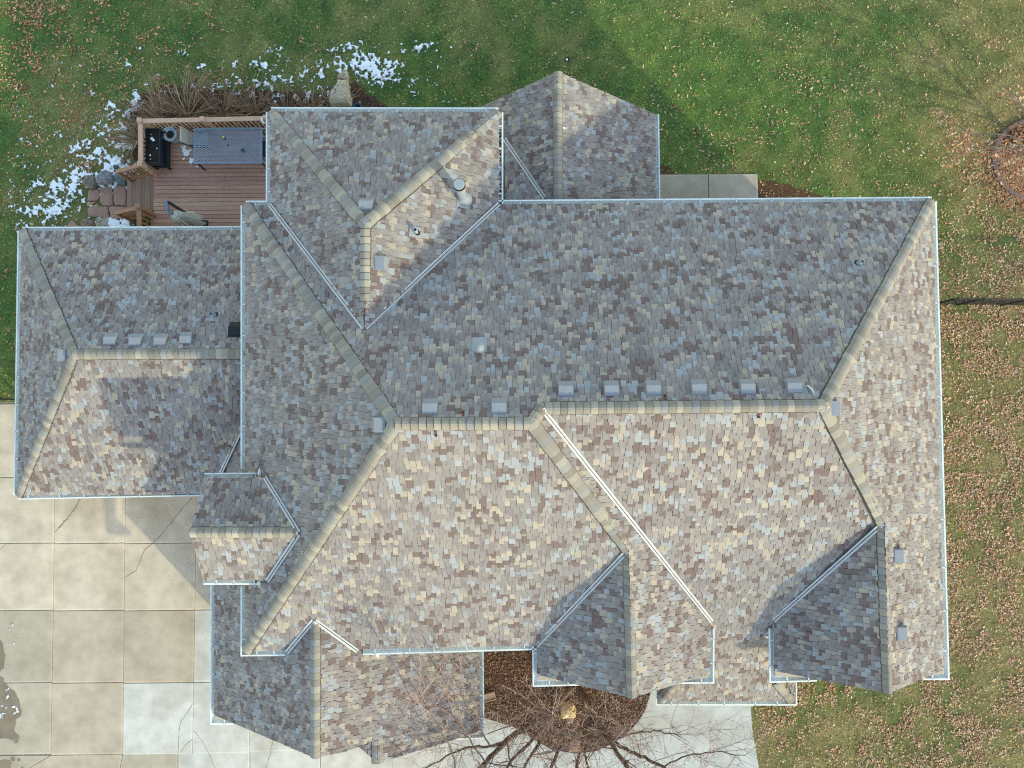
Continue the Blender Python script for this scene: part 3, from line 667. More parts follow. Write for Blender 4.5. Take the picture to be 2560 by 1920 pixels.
# snow
def snow(name, box, blobs, thr, seed, label, z0=.0, step=.022, hgt=.024, sc=3.0):
    a = W(box[0], box[3], z0); b_ = W(box[2], box[1], z0)
    xs = np.arange(a.x, b_.x, step); ys = np.arange(a.y, b_.y, step); X, Y = np.meshgrid(xs, ys)
    k = HC / (HC - z0); u, v = to_px(X * k, Y * k); f = gauss(u, v, blobs) + (fbm(X, Y, sc, seed, 4) - .5) * 1.2 + (fbm(X, Y, 9, seed + 50, 2) - .5) * 1.2 + (vnoise(X, Y, 21, seed + 90) - .5) * .5
    hh = np.clip((f - thr) * 1.2, 0, 1) ** .5 * hgt * (.6 + .8 * vnoise(X, Y, 7, seed + 70)); on = f > thr
    X = X + (vnoise(X, Y, 30, seed + 5) - .5) * step; Y = Y + (vnoise(X, Y, 30, seed + 6) - .5) * step
    nx = len(xs); i, j = np.nonzero(on[:-1, :-1] & on[1:, :-1] & on[:-1, 1:] | (on[1:, 1:] & on[1:, :-1] & on[:-1, 1:]))
    p = i * nx + j; q = np.stack([p, p + 1, p + nx + 1, p + nx], 1); used, inv = np.unique(q, return_inverse=True)
    Z = np.where(on, hh + .006, -.01) + z0
    ob = tri_mesh(name, np.stack([X, Y, Z], -1).reshape(-1, 3)[used], inv.reshape(-1, 4), np.clip((f.ravel()[p] - thr) * 2.6 + .42, .36, 1)[:, None] * np.ones((1, 3)), M['snow'])
    ob.data.polygons.foreach_set('use_smooth', [True] * len(q)); return tag(ob, label, 'snow', kind='stuff')
snow('snow', (20, 100, 1160, 600), [(250,430,110,62,-35,.74),(150,490,100,65,-30,.58),(300,310,75,42,-50,.58),(905,160,75,22,0,.78),(960,185,70,25,10,.6),(850,140,75,28,-8,.5),(640,190,110,38,-6,.47),(720,245,110,26,0,.5),(560,170,60,25,0,.4),(1030,120,60,25,0,.36),(290,555,48,12,0,1.2),(815,250,26,24,0,.6),(300,410,40,28,0,.75),(460,225,70,25,0,.3),(185,560,60,20,0,.5),(840,110,30,30,0,.36)], .55, 31, 'melting snow patches scattered round the deck and back lawn', z0=.012)
snow('snow', (-140, 1560, 60, 1925), [(-20,1635,18,26,0,.55),(22,1750,10,22,-30,.55),(0,1788,30,9,0,.5),(-60,1740,50,60,0,.5)], .6, 83, 'thin melting snow left on the wet driveway edge', z0=.036, step=.025, hgt=.02, sc=5)

# ------------------------------------------------------------------ grass and fallen leaves
def in_poly(u, v, px):
    r = np.zeros(len(u), bool); j = len(px) - 1
    for i in range(len(px)):
        xi, yi = px[i]; xj, yj = px[j]
        c = ((yi > v) != (yj > v)) & (u < (xj - xi) * (v - yi) / (yj - yi + 1e-9) + xi); r ^= c; j = i
    return r
HARD = [[(-400,1006),(700,1006),(700,1640),(1130,1640),(1640,1640),(1874,1690),(1880,1820),(1899,1930),(1930,2300),(-400,2300)], [(385,330),(720,330),(720,600),(385,600)], [(330,430),(330,530),(200,555),(200,470)], [(1645,436),(1896,434),(1896,540),(1645,540)],
        [(120,640),(640,640),(640,1200),(120,1200)], [(720,340),(1190,340),(1190,560),(2230,560),(2260,1620),(720,1620)], [(330,260),(345,240),(560,222),(880,215),(960,262),(960,330),(340,330)]]
def scatter(n, dens, lo=(-350, -300), hi=(2920, 2250)):
    u = RNG.uniform(lo[0], hi[0], n); v = RNG.uniform(lo[1], hi[1], n); k = RNG.random(n) < dens(u, v); u, v = u[k], v[k]
    for p in HARD:
        k = ~in_poly(u, v, p); u, v = u[k], v[k]
    return u, v
u, v = scatter(300000, lambda a, b: np.ones(len(a)) * .9)
p = Wn(u, v); n = len(u); base = lawn_colour(u, v, p[:, 0], p[:, 1])
ang = RNG.uniform(0, 2 * math.pi, n); ln = RNG.uniform(.04, .11, n); wd = RNG.uniform(.008, .022, n); hh = RNG.uniform(.012, .04, n)
dx, dy = np.cos(ang), np.sin(ang)
A = p + np.stack([-dy * wd, dx * wd, np.zeros(n)], 1); B = p + np.stack([dy * wd, -dx * wd, np.zeros(n)], 1); Cc = p + np.stack([dx * ln, dy * ln, hh], 1)
vs = np.stack([A, B, Cc], 1).reshape(-1, 3); fc = np.arange(3 * n).reshape(-1, 3)
tone = RNG.uniform(.3, 2.5, n)[:, None]; str_ = (RNG.random(n) < .17)[:, None]
cl = np.where(str_, np.array([.30, .25, .12]) * RNG.uniform(.6, 1.1, n)[:, None], base * tone)
tag(tri_mesh('grass', vs, fc, cl, M['grass']), 'short mown grass blades of the lawn', 'grass', kind='stuff')
def leaf_mesh(name, u, v, cols, label, size=(.05, .11), z=.015):
    n = len(u); p = Wn(u, v, z); p[:, 2] += RNG.uniform(0, .03, n); ang = RNG.uniform(0, 6.283, n); l = RNG.uniform(*size, n) / 2; w = l * RNG.uniform(.28, .6, n)
    dx, dy = np.cos(ang), np.sin(ang); t = RNG.uniform(-.4, .9, n); cup = RNG.uniform(-.3, .9, n)
    D = np.stack([dx * l, dy * l, l * t * .5], 1); S = np.stack([-dy * w, dx * w, w * cup], 1); S2 = np.stack([dy * w, -dx * w, w * cup * RNG.uniform(-.5, 1, n)], 1)
    vs = np.stack([p - D, p + S - D * .1, p + D, p + S2 + D * .1], 1).reshape(-1, 3); q = np.arange(4 * n).reshape(-1, 4)
    f = np.concatenate([q[:, [0, 1, 2]], q[:, [0, 2, 3]]]); c = cols[RNG.integers(0, len(cols), n)] * RNG.uniform(.65, 1.25, n)[:, None]
    return tag(tri_mesh(name, vs, f, np.concatenate([c, c]), M['leaf']), label, 'leaves', kind='stuff')
LEAF = np.array([(.52, .33, .20), (.60, .41, .26), (.44, .25, .14), (.66, .50, .35), (.36, .17, .09), (.56, .38, .25), (.22, .12, .07), (.62, .50, .38), (.40, .20, .12), (.48, .34, .13)])
def dens(a, b):
    d = gauss(a, b, [(60, 40, 270, 190, 20, .42), (520, 60, 160, 60, 0, .10), (300, 120, 200, 120, 0, .11), (2470, 1000, 190, 300, 0, 2.4), (2480, 820, 180, 65, 0, 3.6), (2460, 1500, 190, 440, 0, 1.9), (2250, 1840, 430, 120, 0, 1.1), (2420, 640, 120, 110, 0, 1.0), (2080, 1740, 170, 40, 0, 1.2), (2560, 520, 140, 90, 0, 1.0), (1750, 330, 500, 120, 0, .10), (2150, 250, 330, 260, 0, .17), (2470, 620, 160, 180, 0, .7), (2560, 600, 120, 110, 0, 1.1), (2050, 440, 300, 50, 0, .16), (2520, 1880, 160, 160, 0, .6)]) + .035
    x = Wn(a, b); return d * np.clip((fbm(x[:, 0], x[:, 1], .9, 61) - .25) * 2.3, .12, 1.3) * np.clip((vnoise(x[:, 0], x[:, 1], 3.1, 77) - .25) * 2.6, .1, 1.6)
u, v = scatter(760000, dens)
west = u < 900
leaf_mesh('fallen_leaves', u[~west], v[~west], LEAF * np.array([1.0, .90, .86]), 'tan fallen leaves scattered over the lawn right of the house', (.05, .115))
leaf_mesh('fallen_leaves', u[west], v[west], LEAF * np.array([.95, .72, .6]), 'orange brown fallen leaves scattered over the upper left lawn', (.06, .14))
# bark chips and litter on the front bed
BED = [(1205,1600),(1208,1792),(1285,1814),(1332,1843),(1380,1871),(1437,1880),(1490,1874),(1538,1852),(1570,1827),(1595,1802),(1614,1770),(1628,1720),(1640,1640),(1330,1600)]
u = RNG.uniform(1200, 1640, 16000); v = RNG.uniform(1600, 1884, 16000); k = in_poly(u, v, BED); u, v = u[k], v[k]
leaf_mesh('bark_litter', u, v, np.array([(.16, .09, .06), (.22, .12, .08), (.09, .055, .04), (.30, .18, .11), (.20, .09, .07), (.38, .26, .16), (.07, .045, .035)]), 'brown bark chips and leaf litter covering the front bed', (.03, .09), .02)
u = RNG.uniform(320, 1000, 6000); v = RNG.uniform(205, 340, 6000); k = in_poly(u, v, [(335,345),(318,300),(348,246),(420,217),(560,226),(700,229),(815,236),(885,210),(960,262),(1005,280),(1005,335)]); u, v = u[k], v[k]
leaf_mesh('bark_litter', u, v, np.array([(.09, .055, .04), (.14, .08, .05), (.05, .035, .03), (.20, .12, .07)]), 'dark leaf litter on the bed beside the deck', (.03, .09), .02)
u = RNG.uniform(241, 270, 420); v = RNG.uniform(546, 568, 420); leaf_mesh('wood_chips', u, v, np.array([(.5, .42, .32), (.36, .28, .2), (.62, .55, .45)]), 'pale wood chips between the flagstones and the garage roof edge', (.03, .08), .03)

# ------------------------------------------------------------------ deck
ZD = .75
def at(u, v, z): return W(u, v, z)
deck = empty('deck', W(385, 330, 0), 'reddish brown wooden deck with railing and stairs behind the house', 'deck')
fl = MB(); x0 = W(385, 420, ZD).x; x1 = W(735, 420, ZD).x; yt = W(385, 329, ZD).y; yb = W(385, 640, ZD).y; y = yt; bw = .139
while y > yb:
    fl.box(((x0 + x1) / 2, y - bw / 2, ZD - .02), x1 - x0, bw - .013, .04, 0, 0, jit(lin(random.choice(((182, 142, 122), (174, 132, 114), (186, 148, 128), (168, 128, 112), (180, 136, 114)))), .06)); y -= bw
fl.build('floor', [M['deck']], deck)
b = MB(); b.prism([(x0 + .05, yb), (x1, yb), (x1, yt - .05), (x0 + .05, yt - .05)], ZD - .26, ZD - .045); b.build('frame', [M['underlay']], deck)
zc = ZD + 1.02
def post(p, top, m='rail', w=.1, base=ZD - .2):
    mb = MB(); mb.box((p.x, p.y, (top + base) / 2), w, w, top - base); o = mb.build('post', [M[m]], deck)
    c = MB(); c.box((p.x, p.y, top + .02), w + .05, w + .05, .04); B_ = [(p.x + i * (w / 2 + .025), p.y + j * (w / 2 + .025), top + .04) for i, j in ((-1, -1), (1, -1), (1, 1), (-1, 1))]
    t = [(p.x + i * .03, p.y + j * .03, top + .065) for i, j in ((-1, -1), (1, -1), (1, 1), (-1, 1))]
    for i in range(4): c.face([B_[i], B_[(i + 1) % 4], t[(i + 1) % 4], t[i]])
    c.face(t); c.build('cap', [M[m]], o)
pNW, pNM, pNE = W(349, 301, zc), W(506, 298, zc), W(664, 294, zc); pW = W(350, 410, zc)
for q in (pNW, pNM, pNE): post(q, zc)
post(pW, zc); pS = W(345, 516, zc); post(pS, zc, 'stain'); pS2 = W(346, 575, zc); post(pS2, zc, 'stain')
def rail(a, b_, m='rail', w=.14, h=.04, dz=-.05):
    mb = MB(); z = Vector((0, 0, dz)); mb.beam(Vector(a) + z, Vector(b_) + z, w, h); mb.build('rail', [M[m]], deck)
zl = Vector((0, 0, -.92))
for a, b_ in ((pNW, pNM), (pNM, pNE), (pNW, pW)):
    rail(a, b_); rail(a, b_, 'rail', .04, .09, -.14); rail(a, b_, 'rail', .04, .09, -.90)
rail(pS, pS2, 'stain'); rail(pS, pS2, 'stain', .04, .09, -.14); rail(pS, pS2, 'stain', .04, .09, -.90)
bal = {}
def baluster(p, z0, z1, m='rail'):
    key = (m, round(z1 - z0, 2))
    if key not in bal:
        mb = MB(); mb.box((0, 0, 0), .038, .038, z1 - z0); o = mb.build('baluster', [M[m]], deck); bal[key] = o.data
    else: o = bpy.data.objects.new('baluster', bal[key]); COL.objects.link(o); o.parent = deck; o.matrix_parent_inverse = world_of(deck).inverted()
    o.location = (p.x, p.y, (z0 + z1) / 2)
for a, b_, m in ((pNW, pNM, 'rail'), (pNM, pNE, 'rail'), (pNW, pW, 'rail'), (pS, pS2, 'stain')):
    L = (b_ - a).length; k = int(L / .135)
    for i in range(1, k): baluster(a + (b_ - a) * (i / k), ZD + .09, zc - .14, m)
# stairs going down to the west
tx = [316, 337, 361]; zs = [.19, .375, .56]
ya = W(350, 440, .4).y; yc = W(350, 531, .4).y
for k, z in enumerate(zs):
    xa = x0 - (3 - k) * .40; mb = MB()
    for j in range(2): mb.box((xa + .101 + j * .2, (ya + yc) / 2, z - .02), .19, ya - yc, .04, 0, 0, (1, 1, 1))
    mb.build('tread', [M['tread']], deck)
    r = MB(); r.box((xa + .38, (ya + yc) / 2, z - .13), .02, ya - yc - .02, .18); r.build('riser', [M['stain']], deck)
for y in (ya + .02, yc - .02):
    mb = MB(); mb.beam((x0 - .02, y, ZD - .14), (x0 - 1.2, y, .07), .045, .24); mb.build('stringer', [M['stain']], deck)
for q, y in ((pW, ya + .02), (pS, yc - .02)):
    a = Vector((x0 + .02, q.y - .02, zc - .08)); e_ = Vector((x0 - 1.06, q.y - .02, zc - .66)); b_ = e_
    rail(a, b_, 'stain', .12, .045, 0); rail(a, b_, 'stain', .04, .08, -.08); rail(a, b_, 'stain', .04, .08, -.80)
    for i in range(1, 8):
        t = i / 8; p = a + (b_ - a) * t; baluster(p, p.z - .80, p.z - .08, 'stain')
    mb = MB(); mb.box((e_.x + .03, e_.y, e_.z / 2 - .03), .09, .09, e_.z - .06); mb.build('post', [M['stain']], deck)
mb = MB(); p = W(655, 293, zc + .05); mb.tube([p, p + Vector((.0, -.12, .02)), p + Vector((.07, -.2, -.02))], .03, 8); mb.build('pipe_bracket', [M['white']], deck)

# ------------------------------------------------------------------ deck furniture
ZT = ZD + .72
a, c = W(484.5, 319.5, ZT), W(655.5, 408.5, ZT); cx, cy = (a.x + c.x) / 2, (a.y + c.y) / 2; tw, tl = c.x - a.x, a.y - c.y
tb = empty('patio_table', (cx, cy, ZD), 'long blue grey metal patio table with perforated top on the wooden deck', 'table')
f = MB(); bd = .06
f.box((cx, cy + tl / 2 - bd / 2, ZT - .015), tw, bd, .03); f.box((cx, cy - tl / 2 + bd / 2, ZT - .015), tw, bd, .03)
f.box((cx - tw / 2 + bd / 2, cy, ZT - .015), bd, tl - 2 * bd, .03); f.box((cx + tw / 2 - bd / 2, cy, ZT - .015), bd, tl - 2 * bd, .03); f.build('frame', [M['table']], tb)
g = MB(); hx, hy = .107, .0655; nx = int((tw - 2 * bd) / hx); ny = int((tl - 2 * bd) / hy); sx = (tw - 2 * bd) / nx; sy = (tl - 2 * bd) / ny
ox, oy = cx - tw / 2 + bd, cy - tl / 2 + bd; rx, ry = .025, .0165
# sheet with staggered eight-sided holes: each half cell is a quad ring round its hole
for j in range(ny * 2):
    for i in range(nx):
        X0 = ox + (i + (.5 if j % 2 else 0)) * sx; Y0 = oy + (j + .5) * sy / 2
        if X0 + sx > ox + tw - 2 * bd + .001: 
            g.face([(X0, Y0 - sy / 4, ZT - .006), (ox + tw - 2 * bd, Y0 - sy / 4, ZT - .006), (ox + tw - 2 * bd, Y0 + sy / 4, ZT - .006), (X0, Y0 + sy / 4, ZT - .006)]); continue
        if j % 2 and i == 0: g.face([(ox, Y0 - sy / 4, ZT - .006), (X0, Y0 - sy / 4, ZT - .006), (X0, Y0 + sy / 4, ZT - .006), (ox, Y0 + sy / 4, ZT - .006)])
        mx, my = X0 + sx / 2, Y0; o8 = [(X0, Y0 - sy / 4), (mx, Y0 - sy / 4), (X0 + sx, Y0 - sy / 4), (X0 + sx, Y0), (X0 + sx, Y0 + sy / 4), (mx, Y0 + sy / 4), (X0, Y0 + sy / 4), (X0, Y0)]
        i8 = [(mx + rx * 1.5 * math.cos(R_(t)), my + min(ry, sy / 4 - .002) * math.sin(R_(t))) for t in (225, 270, 315, 0, 45, 90, 135, 180)]
        for k in range(8):
            k2 = (k + 1) % 8; g.face([(*o8[k], ZT - .006), (*o8[k2], ZT - .006), (*i8[k2], ZT - .006), (*i8[k], ZT - .006)])
g.build('top', [M['table']], tb)
for i in (-1, 1):
    for j in (-1, 1):
        mb = MB(); mb.tube([(cx + i * (tw / 2 - .07), cy + j * (tl / 2 - .07), ZT - .03), (cx + i * (tw / 2 - .05), cy + j * (tl / 2 - .05), ZD)], .028, 8); mb.build('leg', [M['black']], tb)
mb = MB(); p = W(569.5, 363, ZT); mb.lathe((p.x, p.y, ZT - .004), [(.03, 0), (.03, .004)], 12); mb.build('umbrella_hole_plug', [M['black']], tb)
p = W(558.5, 343, ZT + .1); jr = empty('bottle', (p.x, p.y, ZT), 'small green bottle with bright yellow cap on the perforated table', 'bottle')
mb = MB(); mb.lathe((p.x, p.y, ZT - .002), [(.042, 0), (.045, .06), (.03, .085)], 14); mb.build('body', [M['green_glass']], jr, True); mb = MB(); mb.lathe((p.x, p.y, ZT + .083), [(.03, 0), (.03, .03), (.02, .04)], 14); mb.build('cap', [M['yellow']], jr)
p = W(607, 376, ZT + .05); mb = MB(); mb.lathe((p.x, p.y, ZT - .002), [(.05, 0), (.058, .07), (.05, .07), (.044, .02)], 18); tag(mb.build('glass_jar', [M['green_glass']]), 'open green glass jar on the right half of the patio table', 'jar')
def chair(px, py, rz, m, label):
    o = W(px, py, ZD + .42); ch = empty('patio_chair', (o.x, o.y, ZD), label, 'chair', 'sling chairs at the patio table')
    T = Matrix.Translation((o.x, o.y, ZD)) @ Matrix.Rotation(rz, 4, 'Z')
    def tr(x, y, z): return T @ Vector((x, y, z))
    def strip(name, prof, w):
        mb = MB()
        for i in range(len(prof) - 1):
            (ax, az), (bx, bz) = prof[i], prof[i + 1]
            mb.face([tr(ax, -w, az), tr(bx, -w, bz), tr(bx, w, bz), tr(ax, w, az)]); mb.face([tr(ax, w, az - .012), tr(bx, w, bz - .012), tr(bx, -w, bz - .012), tr(ax, -w, az - .012)])
        mb.build(name, [M[m]], ch)
    strip('seat', [(.27, .43), (.18, .425), (.05, .405), (-.1, .39), (-.2, .41)], .25); strip('backrest', [(-.2, .41), (-.26, .52), (-.31, .68), (-.36, .84), (-.385, .92), (-.42, .93)], .25)
    for sd in (-1, 1):
        mb = MB(); mb.tube([tr(.28, .27 * sd, 0), tr(.29, .27 * sd, .62), tr(-.28, .27 * sd, .64)], .016, 6); mb.tube([tr(.28, .26 * sd, .43), tr(-.2, .26 * sd, .40), tr(-.42, .26 * sd, .94)], .016, 6); mb.tube([tr(-.2, .26 * sd, .4), tr(-.36, .27 * sd, 0)], .016, 6); mb.build('side_frame', [M['black']], ch)
    return ch
chair(500, 349, 0, 'sling', 'beige sling chair facing the left end of the patio table')
chair(676, 372, math.pi, 'navy', 'dark sling chair at the right end of the table, half under the eave')
# raised planter
ZP = ZD + .72; a, c = W(362.5, 320.5, ZP), W(398.5, 407, ZP); cx, cy, pw, pl_ = (a.x + c.x) / 2, (a.y + c.y) / 2, c.x - a.x, a.y - c.y
pn = empty('planter_box', (cx, cy, ZD), 'black raised planter box of soil with snow bits in the deck corner', 'planter')
mb = MB(); t = .03
for i in (-1, 1): mb.box((cx + i * (pw / 2 - t / 2), cy, ZP - .13), t, pl_, .26); mb.box((cx, cy + i * (pl_ / 2 - t / 2), ZP - .13), pw - 2 * t, t, .26)
mb.box((cx, cy, ZP - .25), pw - 2 * t, pl_ - 2 * t, .02); mb.build('box', [M['navy']], pn)
mb = MB(); mb.box((cx, cy, ZP - .16), pw - 2 * t - .004, pl_ - 2 * t - .004, .14); mb.build('soil', [M['soil']], pn)
for k in (.22, .38, .54):
    mb = MB(); mb.box((cx, cy + pl_ / 2 - k * pl_, ZP - .08), pw - 2 * t - .004, .012, .05); mb.build('divider', [M['navy']], pn)
mb = MB(); mb.box((cx + .12, cy, ZD + .28), pw * .95, pl_ * 1.02, .05); mb.box((cx + .12 + pw * .475, cy, ZD + .33), .06, pl_ * 1.02, .12); mb.build('shelf', [M['black']], pn)
for i in (-1, 1):
    for j in (-1, 1):
        mb = MB(); mb.box((cx + i * (pw / 2 - .03) + .05, cy + j * (pl_ / 2 - .03), (ZD + ZP - .24) / 2 + .01), .05, .05, ZP - .26 - ZD); mb.build('leg', [M['black']], pn)
mb = MB()
for u, v, r in ((379,346,.055),(383,350,.05),(392,370,.03),(375,388,.03),(376,398,.018),(378,336,.016)):
    q = W(u, v, ZP - .08); mb.lathe((q.x, q.y, q.z - .012), [(r, 0), (r * .9, .012), (r * .5, .022)], 9)
tag(mb.build('snow', [M['snow']], None, True), 'small clumps of snow left on the planter soil', 'snow', kind='stuff')
# round glazed pot
zr = ZD + .46; p = W(423, 334.5, zr); pt = empty('flower_pot', (p.x, p.y, ZD), 'round pale blue glazed flower pot of dark soil by the deck railing', 'flower pot')
mb = MB(); R0 = .235; mb.lathe((p.x, p.y, ZD), [(R0 * .66, 0), (R0 * .82, .2), (R0 * .95, .40), (R0, .42), (R0, .46), (R0 * .86, .46), (R0 * .84, .40)], 32); mb.build('body', [M['pot']], pt, True)
mb = MB(); mb.lathe((p.x, p.y, ZD + .36), [(R0 * .86, 0), (R0 * .86, .03), (R0 * .4, .045)], 24); mb.build('soil', [M['soil']], pt)
snow('snow', (440, 360, 500, 420), [(470,383,9,8,30,1.0),(479,401,7,8,0,1.0),(463,396,5,3,0,.7)], .5, 47, 'wet clump of snow on the deck boards beside the table', z0=ZD, step=.02, hgt=.06, sc=4)
# folded umbrella
zt = 3.0; p = W(428, 532, zt); um = empty('patio_umbrella', (p.x + .35, p.y - .1, ZD), 'closed grey green patio umbrella with gathered folds standing on the deck', 'umbrella')
mb = MB(); nf = 11; prof = [(.055, 0), (.075, -.10), (.13, -.35), (.19, -.75), (.25, -1.15), (.30, -1.5), (.27, -1.62)]; rows = []
ph = [random.uniform(-.2, .2) for _ in range(nf * 2)]
for r, h in prof:
    row = []
    for k in range(nf * 2):
        an = k * math.pi / nf; rr = r * (1 + (.42 if k % 2 else -.40) * min(1, -h * 2.2) * (1 + ph[k])); row.append((p.x + rr * math.cos(an + ph[k] * .25), p.y + rr * math.sin(an + ph[k] * .25), zt + h + (ph[k] * .16 if h < -1.4 else 0)))
    rows.append(row)
for i in range(len(rows) - 1):
    for k in range(nf * 2):
        k2 = (k + 1) % (nf * 2); mb.face([rows[i][k], rows[i][k2], rows[i + 1][k2], rows[i + 1][k]])
mb.build('canopy', [M['canvas']], um)
mb = MB(); mb.lathe((p.x, p.y, zt - .02), [(.075, 0), (.075, .05), (.05, .08)], 16); mb.build('hub', [M['grey_plastic']], um, True)
m0 = W(414, 503, 3.25); mb = MB(); mb.beam(m0, (p.x - .02, p.y + .06, zt + .17), .10, .09); mb.build('arm', [M['grey_plastic']], um)
mb = MB(); mb.beam((p.x - .02, p.y + .05, zt + .16), (p.x + .01, p.y, zt + .05), .12, .11); mb.build('joint', [M['grey_plastic']], um)
mb = MB(); mb.beam(m0 + Vector((.06, -.02, -.02)), (m0.x + .05, m0.y - .05, ZD + .05), .075, .06, Vector((1, 0, 0))); mb.build('mast', [M['navy']], um)
mb = MB(); mb.box((m0.x + .05, m0.y - .05, ZD + .03), .26, .26, .06); mb.build('base', [M['black']], um)

# ------------------------------------------------------------------ rocks, flagstones
def stone(name, px, z, h, col, label, cat, m='rock', group=None, dome=.5):
    """irregular stone grown from its outline: rings that shrink upward with uneven height"""
    q = [W(u, v, z) for u, v in px]; n = len(q); pts = []
    for i in range(n):
        a, b_ = q[i], q[(i + 1) % n]
        for k in range(4):
            t = k / 4; pts.append(a + (b_ - a) * t + Vector((random.uniform(-1, 1), random.uniform(-1, 1), 0)) * .012)
    c = sum(pts, Vector()) / len(pts); mb = MB(); rings = []
    for sc, hz in ((.93, -.05), (1.0, h * .35), (.93, h * .72), (.70, h * .92), (.38, h * 1.0)):
        rings.append([c + (p_ - c) * (sc * random.uniform(.975, 1.02)) + Vector((0, 0, hz + (random.uniform(-1, 1) * h * .09 if hz > h * .5 else 0))) for p_ in pts])
    N_ = len(pts)
    for i in range(len(rings) - 1):
        for k in range(N_): mb.face([rings[i][k], rings[i][(k + 1) % N_], rings[i + 1][(k + 1) % N_], rings[i + 1][k]], 0, jit(col, .05))
    mb.face(rings[-1], 0, col)
    return tag(mb.build(name, [M[m]], None), label, cat, group)
def blob(u0, v0, u1, v1, n=9, k=.16):
    return [((u0 + u1) / 2 + (u1 - u0) / 2 * math.cos(t) * random.uniform(1 - k, 1.04), (v0 + v1) / 2 + (v1 - v0) / 2 * math.sin(t) * random.uniform(1 - k, 1.04)) for t in np.linspace(0, 2 * math.pi, n + 1)[:-1]]
GB = 'boulders edging the flagstones by the deck stairs'
stone('boulder', [(212,457),(222,445),(236,441),(245,449),(247,462),(241,474),(226,473),(216,467)], 0, .28, lin((128, 120, 108)), 'brown grey boulder left of the striped boulder by the flagstones', 'boulder', group=GB)
stone('boulder', [(249,452),(258,438),(272,429),(281,433),(288,444),(289,455),(280,462),(262,465),(250,462)], 0, .36, lin((140, 142, 146)), 'largest pale grey striped boulder in snow above the flagstones', 'boulder', group=GB)
stone('boulder', [(291,447),(298,440),(312,443),(322,455),(318,466),(303,466),(292,458)], 0, .25, lin((104, 118, 118)), 'teal grey boulder below the stair handrail', 'boulder', group=GB)
stone('boulder', blob(207,549,241,572), 0, .26, lin((150, 128, 118)), 'pinkish boulder between the flagstones and the garage roof gutter', 'boulder', group=GB)
stone('boulder', blob(304,395,319,412), 0, .16, lin((150, 138, 116)), 'small oval tan stone lying in snow beside the deck post', 'boulder', group=GB)
stone('boulder', blob(285,413,299,426), 0, .14, lin((112, 118, 116)), 'small grey stone in snow above the large striped boulder', 'boulder', group=GB)
GF = 'reddish flagstones at the foot of the deck stairs'
for px, lb in (([(223,474),(248,473),(251,480),(250,495),(243,503),(219,504),(221,488)], 'reddish flagstone at the far left below the brown grey boulder'),
     ([(251,471),(281,466),(283,485),(283,512),(260,516),(252,508),(251,492)], 'square reddish flagstone below the large striped boulder'),
     ([(284,470),(294,463),(317,466),(317,514),(290,514),(285,503)], 'reddish flagstone touching the lowest stair tread'),
     ([(221,521),(244,508),(250,516),(270,517),(274,546),(222,543)], 'largest reddish flagstone at the lower left of the paving'),
     ([(273,517),(315,516),(334,526),(334,545),(278,548),(275,533)], 'reddish flagstone beside the lower stair handrail'),
     ([(217,507),(243,504),(238,509),(220,517)], 'small wedge shaped orange flagstone between larger ones'),
     ([(168,568),(182,550),(199,567)], 'lone triangular reddish flagstone at the garage roof gutter')):
    stone('flagstone', px, .0, .06, lin((160, 126, 112)) if 'orange' not in lb else lin((176, 140, 108)), lb, 'flagstone', 'flag', GF)
stone('boulder', [(828,262),(832,240),(846,226),(852,208),(874,212),(878,236),(882,250),(882,272),(832,272)], 0, .55, lin((188, 176, 156)), 'large cream sandstone boulder half under the wing roof gutter', 'boulder', group='sandstone boulders behind the house')
stone('boulder', [(847,204),(857,192),(866,183),(872,184),(874,202),(872,210),(858,207)], .0, .42, lin((194, 182, 164)), 'pointed cream sandstone boulder nearest the snow patch on the lawn', 'boulder', group='sandstone boulders behind the house')
p = W(894, 268, .18); mb = MB(); mb.lathe((p.x, p.y, 0), [(.09, 0), (.12, .24), (.11, .24), (.09, .03)], 18); tag(mb.build('bucket', [M['blue']]), 'small blue bucket peeking out under the wing roof gutter', 'bucket')
p = W(1418, 149); mb = MB(); mb.lathe((p.x, p.y, -.02), [(.09, 0), (.09, .05), (.065, .05), (.06, .01)], 16); o = tag(mb.build('drain_cap', [M['black']]), 'small round black drain cap in the back lawn', 'drain cap')
k = MB(); k.lathe((p.x - .012, p.y - .01, -.01), [(.042, 0), (.042, .04), (.02, .05)], 14); k.build('plug', [M['white']], o)
# front bed stones
stone('boulder', [(1402,1765),(1406,1755),(1420,1749),(1432,1753),(1439,1768),(1438,1786),(1402,1787)], 0, .42, lin((206, 180, 136)), 'large pale tan boulder at the foot of the bare tree', 'boulder', group='boulders in the front bed')
stone('boulder', [(1459,1748),(1471,1747),(1471,1764),(1461,1764)], 0, .2, lin((196, 168, 120)), 'small tan stone on the right side of the tree trunk', 'boulder', group='boulders in the front bed')
stone('flagstone', [(1416,1785),(1438,1786),(1432,1806),(1416,1810)], 0, .08, lin((140, 112, 98)), 'brown flat stone just below the large tan boulder', 'flagstone', 'flag')
stone('flagstone', [(1422,1850),(1450,1848),(1450,1877),(1420,1880)], 0, .08, lin((150, 122, 104)), 'square brown flagstone at the bottom edge of the mulch bed', 'flagstone', 'flag')
mb = MB(); q = [W(u, v, .1) for u, v in ((1205,1738),(1233,1730),(1241,1748),(1212,1756))]; c = sum(q, Vector()) / 4
ang = math.atan2(q[1].y - q[0].y, q[1].x - q[0].x); X_ = Vector((math.cos(ang), math.sin(ang), 0)); Y_ = Vector((-X_.y, X_.x, 0))
mb.box((c.x, c.y, .05), .42, .26, .10, ang)
for s_ in (-1, 1): mb.box(Vector((c.x, c.y, .115)) + Y_ * (.115 * s_), .42, .03, .03, ang)
tag(mb.build('splash_block', [M['stone']]), 'tan concrete splash block beside the garage gutter in the mulch', 'splash block')

